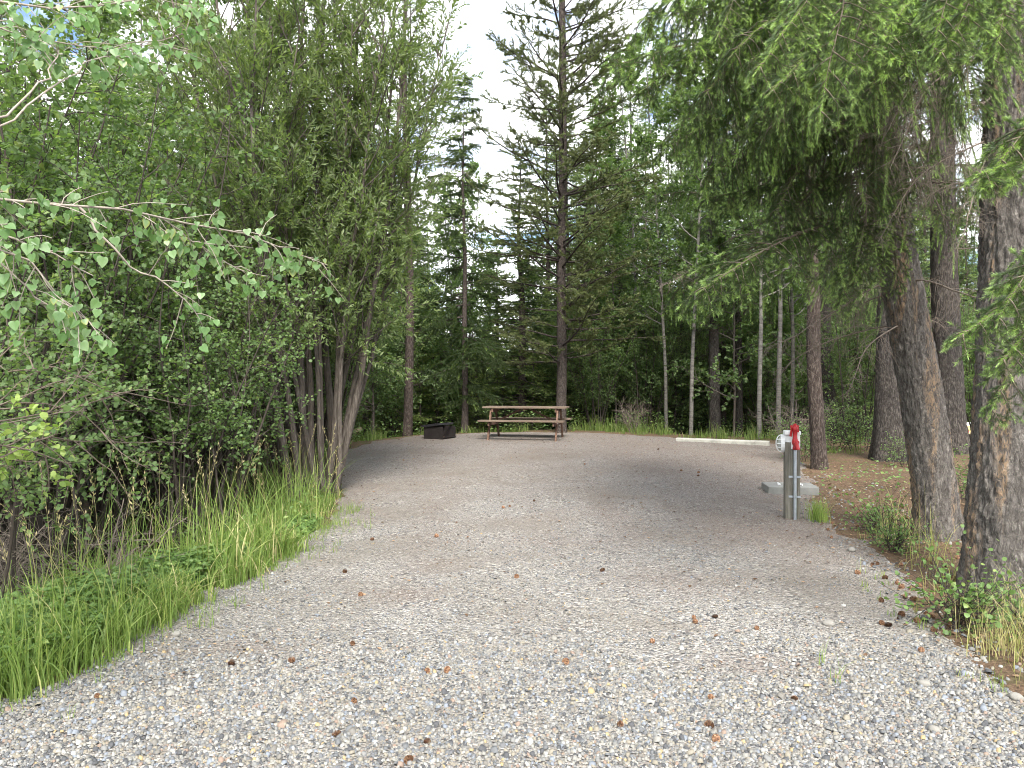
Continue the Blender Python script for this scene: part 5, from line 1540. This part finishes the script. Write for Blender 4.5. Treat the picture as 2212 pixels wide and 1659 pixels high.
# sparse sprouts on the gravel and at its edges
r = rng_(94); g = Geo()
x, y, s = tufted(r, 1800, lambda y, n: edge_l(y) + np.abs(r.normal(.0, .22, n)), (3.5, 9.5), 9, .035)
blades(g, x, y, s * r.uniform(.05, .14, len(x)), r, .004, .7, 3)
x, y, s = tufted(r, 240, lambda y, n: edge_r(y) - np.abs(r.normal(.1, .35, n)), (3.6, 6.5), 9, .02)
blades(g, x, y, s * r.uniform(.06, .16, len(x)), r, .004, .5, 3)
x = 3.52 + r.normal(0, .055, 260); y = 8.72 + r.normal(0, .06, 260)
blades(g, x, y, r.uniform(.12, .34, 260), r, .005, .35, 4, np.clip(r.normal(.5, .15, 260), 0, 1))
obj('gravel_sprouts', g.mesh('gravel_sprouts', M['grass'], False), kind='stuff', label='small green grass sprouts coming up through the gravel', category='grass')

# drier grass round the fir feet on the right
r = rng_(95); g = Geo()
x, y, s = tufted(r, 1500, lambda y, n: edge_r(y) + .15 + np.abs(r.normal(.12, .45, n)), (3.4, 5.6), 11, .08)
blades(g, x, y, s * r.uniform(.10, .34, len(x)), r, .0042, .7, 4, np.clip(r.normal(.6, .3, len(x)), 0, 1))
x, y, s = tufted(r, 340, lambda y, n: edge_r(y) + .15 + np.abs(r.normal(.1, .35, n)), (5.2, 8.0), 12, .05)
blades(g, x, y, s * r.uniform(.15, .5, len(x)), r, .0042, .5, 4, np.clip(r.normal(.4, .3, len(x)), 0, 1))
obj('dry_grass', g.mesh('dry_grass', M['dry_grass'], False), kind='stuff', label='yellowing thin grass round the foot of the thick fir', category='grass')

# grass fringe at the back of the pad and on the slope behind
r = rng_(96); g = Geo()
for x0, x1, y0, y1, n, hh in ((1.6, 4.2, 19.4, 21.6, 2200, .30), (3.8, 6.6, 17.0, 18.8, 1500, .28), (-5.0, -3.0, 14.0, 18.5, 2600, .22), (-3.4, .4, 20.2, 22.5, 2200, .22), (5.4, 8, 14.5, 17, 500, .2), (-6, -2.6, 10.2, 14, 1600, .28)):
    x, y, s = tufted(r, n, lambda y, k: r.uniform(x0, x1, k), (y0, y1), 20, .09)
    k = pad_dist(x, y) < -.05
    blades(g, x[k], y[k], (s * r.uniform(.4, 1.2, len(x)) * hh)[k], r, .011, .5, 3)
obj('wood_edge_grass', g.mesh('wood_edge_grass', M['grass'], False), kind='stuff', label='grass fringe along the back edge of the pad', category='grass')

# forest-floor undergrowth and fallen leaves
def scatter_floor(n, x0, x1, y0, y1, r, edge=-.15):
    x = r.uniform(x0, x1, n); y = r.uniform(y0, y1, n)
    k = pad_dist(x, y) < edge
    return x[k], y[k]
r = rng_(97); g = Geo()
for x0, x1, y0, y1, n, lo, hi, sz in ((-9, -2.2, 4, 14, 9000, .02, .35, .05), (-9, -2, 13, 26, 7000, .02, .45, .06), (-2, 8, 20, 28, 8000, .02, .6, .07), (4.2, 11, 9, 20, 5000, .02, .3, .05), (3.5, 7, 5.5, 9, 700, .01, .08, .035)):
    x, y = scatter_floor(n, x0, x1, y0, y1, r)
    k = fbm(np.stack([x * .8, y * .8, x * 0], -1), 3, 55) > .47
    x, y = x[k], y[k]; n_ = len(x)
    z = gz(x, y) + r.uniform(lo, hi, n_)
    az = r.uniform(0, 6.283, n_)
    A = np.stack([np.cos(az), np.sin(az), r.uniform(-.3, .5, n_)], -1); Nn = r.normal(0, .45, (n_, 3)) + [0, -.2, 1]
    l = sz * r.uniform(.6, 1.4, n_)
    V, F, a = kite(np.stack([x, y, z], -1), A, Nn, l, l * .7, np.clip(r.beta(2, 2.5, n_), 0, 1)); g.add(V, F, 0, a)
obj('undergrowth', g.mesh('undergrowth', M['weed_leaf'], False), kind='stuff', label='low leafy undergrowth on the forest floor', category='undergrowth')

r = rng_(98); g = Geo()
x1_, y1_ = scatter_floor(19000, 2.6, 7.5, 3.6, 13.5, r, .12)
x2_, y2_ = scatter_floor(3500, -6.5, -2.0, 4, 12, r, -.05)
xs3 = r.uniform(-3, 5.5, 12000); ys3 = r.uniform(4, 20, 12000); k = (pad_dist(xs3, ys3) > .03) & (r.uniform(0, 1, 12000) < litter_amount(xs3, ys3) * .9 + .10 + .5 * np.exp(-np.maximum(pad_dist(xs3, ys3), 0) / .25))
x = np.concatenate([x1_, x2_, xs3[k]]); y = np.concatenate([y1_, y2_, ys3[k]]); n_ = len(x)
z = np.maximum(gz(x, y), pad_z(x, y)) + .012
az = r.uniform(0, 6.283, n_); A = np.stack([np.cos(az), np.sin(az), r.normal(0, .15, n_)], -1); Nn = r.normal(0, .25, (n_, 3)) + [0, 0, 1]
l = r.uniform(.015, .05, n_)
V, F, a = kite(np.stack([x, y, z], -1), A, Nn, l, l * np.where(r.uniform(0, 1, n_) < .6, r.uniform(.07, .16, n_), r.uniform(.3, .7, n_)), r.uniform(0, 1, n_)); g.add(V, F, 0, a)
obj('leaf_litter', g.mesh('leaf_litter', M['litter_leaf'], False), kind='stuff', label='brown fallen needles, scales and leaves on the ground', category='litter')

# thin bare stems standing in the left thicket
r = rng_(101)
for i in range(26):
    y = r.uniform(6.0, 12.5); x = edge_l(y) - r.uniform(.5, 3.4)
    z = float(gz(x, y)); H = r.uniform(1.6, 4.2)
    t = thing('dead_sapling', 'thin leafless grey-brown stem in the shade of the left thicket', 'dead sapling', (x, y, z), 0, 'leafless stems in the left thicket')
    P = grow([[0, 0, -.05]], [[r.normal(0, .2), r.normal(0, .2), 1]], H, 10, .06, .02, r)
    g = Geo(); V, F = tubes(P, np.linspace(r.uniform(.008, .022), .003, 10)[None], 6); g.add(V, F)
    S, D, tt = spawn(P, 9, .15, .95, (R(30), R(70)), r)
    b = grow(S, D, r.uniform(.15, .6, len(tt)), 5, .14, 0, r)
    V, F = tubes(b, np.linspace(.004, .0015, 5)[None], 3); g.add(V, F)
    obj('stem', g.mesh('stem', M['shrub_bark' if i % 3 else 'willow_bark']), t)
plant('dead_brush', -3.25, 5.6, 'grey dead brush lying behind the weeds at the left edge', .62, rot=1.0)
plant('dead_brush', -3.9, 5.2, 'grey dead brush at the left edge beside the weeds', .6, rot=3.0)
plant('snowberry', 2.98, 5.05, 'small round-leaved snowberry shrub at the foot of the thick fir', 1.0, rot=.4)
plant('snowberry', 3.35, 4.72, 'small round-leaved snowberry shrub right of its twin by the fir', .8, rot=2.0)
plant('snowberry', 3.62, 7.3, 'green seedling shrub in the litter left of the leaning fir', .8, rot=1.2)
plant('snowberry', 3.95, 8.0, 'green seedling shrub beside the leaning fir foot', .9, rot=4.2)

# ------------------------------------------------------------------ fallen cones
def cone_mesh(seed, opened=1.0, L=.062, Rm=.024):
    r = rng_(seed); g = Geo()
    n = 64
    t = (np.arange(n) + .5) / n; az = np.arange(n) * 2.39996
    rad = Rm * np.sin(np.pi * (.10 + .86 * t)) ** .8
    c = np.stack([t * L - L / 2, np.cos(az) * rad * .35, np.sin(az) * rad * .35], -1)
    out = np.stack([np.full(n, .45 - .5 * opened * .6), np.cos(az), np.sin(az)], -1); out = unit(out)
    sd = np.stack([np.zeros(n), -np.sin(az), np.cos(az)], -1)
    tip = c + out * (rad * .95)[:, None]
    w = .0075
    nrm = np.cross(out, sd)
    V = np.stack([c - sd * w * .4, tip - sd * w - out * .003, tip + out * .002, tip + sd * w - out * .003, c + sd * w * .4], 1)
    V2 = V + (nrm * .0016)[:, None]
    Vv = np.concatenate([V, V2], 1).reshape(-1, 3)
    f5 = np.array([[0, 1, 2], [0, 2, 4], [2, 3, 4]])
    rim = np.array([[i, (i + 1) % 5, 5 + (i + 1) % 5, 5 + i] for i in range(5)])
    b_ = (np.arange(n) * 10)
    g.add(Vv, np.concatenate([(f5[None] + b_[:, None, None]).reshape(-1, 3), (f5[None, :, ::-1] + 5 + b_[:, None, None]).reshape(-1, 3)]), 0, np.repeat(r.uniform(0, 1, n), 10))
    g2 = Geo()
    core = np.linspace(-L / 2, L / 2, 8)
    P = np.stack([core, core * 0, core * 0], -1)[None]
    V, F = tubes(P, (Rm * .5 * np.sin(np.pi * (.06 + .9 * np.linspace(0, 1, 8))))[None], 7); g.add(V, F, 0, .1)
    return g
M['cone'] = leaf_mat('cone', [(0, (.075, .036, .020)), (.5, (.175, .090, .050)), (1, (.33, .195, .110))], 0.0, .7, .2)
CONES = [cone_mesh(1, 1.0).mesh('scales', M['cone'], False), cone_mesh(2, .6, .07, .022).mesh('scales', M['cone'], False), cone_mesh(3, 1.3, .055, .027).mesh('scales', M['cone'], False)]
def ground_hit(px, py):
    y = 1.0
    for i in range(60):
        z = float(pad_z(np.array((px - 1106) / FPX * y), np.array(y)))
        yn = (EYE - z) * FPX / (py - 829.5)
        if abs(yn - y) < .002:
            break
        y = y * .4 + yn * .6
    return (px - 1106) / FPX * y, y
r = rng_(111)
def drop_cone(x, y, label, group, s=1.0):
    z = max(float(gz(x, y)), float(pad_z(np.array(x), np.array(y)))) + .012
    return obj('pine_cone', CONES[int(r.integers(3))], None, (x, y, z), (r.uniform(0, 6.28), r.normal(0, .25), r.uniform(0, 6.28)), s * .58 * r.uniform(.75, 1.3), label=label, category='pine cone', group=group)
CP = [(883, 1647, 'open reddish pine cone at the very bottom edge of the picture'), (923, 1607, 'dark red pine cone above the one at the bottom edge'), (726, 1590, 'pine cone on the pale gravel, left of centre near the bottom'), (1547, 1601, 'lower of two pine cones close together at the bottom right'),
      (1532, 1571, 'upper of two pine cones close together at the bottom right'), (1340, 1570, 'single pine cone near the bottom, right of centre'), (1716, 1513, 'dark pine cone alone on the right-hand gravel'), (1535, 1510, 'small pine cone above the close pair at the bottom right'), (765, 1518, 'small reddish pine cone lying half way down the left gravel'),
      (210, 1508, 'reddish pine cone at the weedy left edge of the gravel'), (966, 1452, 'right of two pine cones side by side left of centre'), (923, 1453, 'left of two pine cones side by side left of centre'), (1222, 1433, 'orange-brown pine cone on the centre gravel'), (1409, 1389, 'large orange-brown pine cone right of centre'),
      (762, 1394, 'dark pine cone on the gravel in front of the long grass'), (630, 1430, 'pine cone beside the bare dusty patch'), (500, 1437, 'pine cone on the bare dusty patch at the left'), (1635, 1360, 'pine cone right of a loose group of three'), (1499, 1337, 'left pine cone in a loose group of three'), (1545, 1335, 'right pine cone in a loose group of three'),
      (1502, 1346, 'lowest pine cone in a loose group of three'), (1301, 1234, 'orange-brown pine cone in the middle of the pad'), (1116, 1248, 'small pine cone in the centre of the pad'), (779, 1287, 'reddish pine cone on the bare patch left of centre'), (745, 1237, 'dark lump of a pine cone at the left of the pad'), (943, 1160, 'tiny pine cone farther up the pad, left of centre'),
      (804, 1167, 'tiny dark pine cone near the grassy left edge'), (1087, 1098, 'left of two tiny pine cones half way up the pad'), (1101, 1095, 'right of two tiny pine cones half way up the pad'), (1154, 1083, 'tiny pine cone just beyond the two half way up'), (1715, 1122, 'reddish pine cone at the foot of the timber post'), (1990, 1408, 'pine cone among stones right of the gravel, below the fir cones')]
for px, py, lb in CP:
    x, y = ground_hit(px, py)
    drop_cone(x, y, lb, 'pine cones scattered on the gravel')
for i in range(36):
    px = r.normal(1985, 62); py = r.uniform(1215, 1365)
    x, y = ground_hit(px, py)
    drop_cone(x, y, 'fallen cone among the heap of cones left of the thick fir', 'cones heaped beside the thick fir', 1.1)
for i in range(14):
    px = r.uniform(1740, 1960); py = r.uniform(1060, 1230)
    x, y = ground_hit(px, py)
    drop_cone(x, y, 'fallen cone in the brown litter right of the timber post', 'cones in the litter by the post')
for i in range(6):
    px = r.uniform(1250, 1700); py = r.uniform(965, 1060)
    x, y = ground_hit(px, py)
    drop_cone(x, y, 'far fallen cone on the back of the pad', 'cones at the back of the pad')

# ------------------------------------------------------------------ single stones
def stone_obj(px, py, w, label, seed, col='stone'):
    import bmesh
    x, y = ground_hit(px, py)
    bm = bmesh.new(); bmesh.ops.create_icosphere(bm, subdivisions=3, radius=1)
    co = np.array([v.co[:] for v in bm.verts]); n = fbm(co * 1.3 + seed, 3, seed)
    for v, k in zip(bm.verts, n):
        v.co *= .8 + .4 * k
        v.co.z *= .6; v.co.y *= .8
    me = bpy.data.meshes.new('stone'); bm.to_mesh(me); bm.free()
    for p_ in me.polygons:
        p_.use_smooth = True
    me.materials.append(M[col])
    z = max(float(gz(x, y)), float(pad_z(np.array(x), np.array(y))))
    obj('stone', me, None, (x, y, z + w * .15), (0, 0, seed * 1.3), w / 2, label=label, category='stone', group='loose stones')
for i, (px, py, w, lb) in enumerate(((2197, 1340, .10, 'pale stone at the right edge beside the thick fir'), (2018, 1580, .06, 'pale stone among pebbles at the lower right'), (1996, 1480, .065, 'grey oval stone on the right-hand gravel'), (2195, 1372, .05, 'small pale stone by the fir root'),
                                     (2196, 1510, .07, 'cream stone near the right edge of the gravel'), (380, 1372, .06, 'pale oval stone by the sprouts on the left'), (1197, 1382, .05, 'white stone in the middle of the gravel'), (1930, 1175, .16, 'rounded grey boulder stone in the litter near the leaning fir'), (1840, 1190, .09, 'flat stone in the litter right of the post'), (1790, 1350, .08, 'grey flat stone on gravel below the post'))):
    stone_obj(px, py, w, lb, 5 + i)
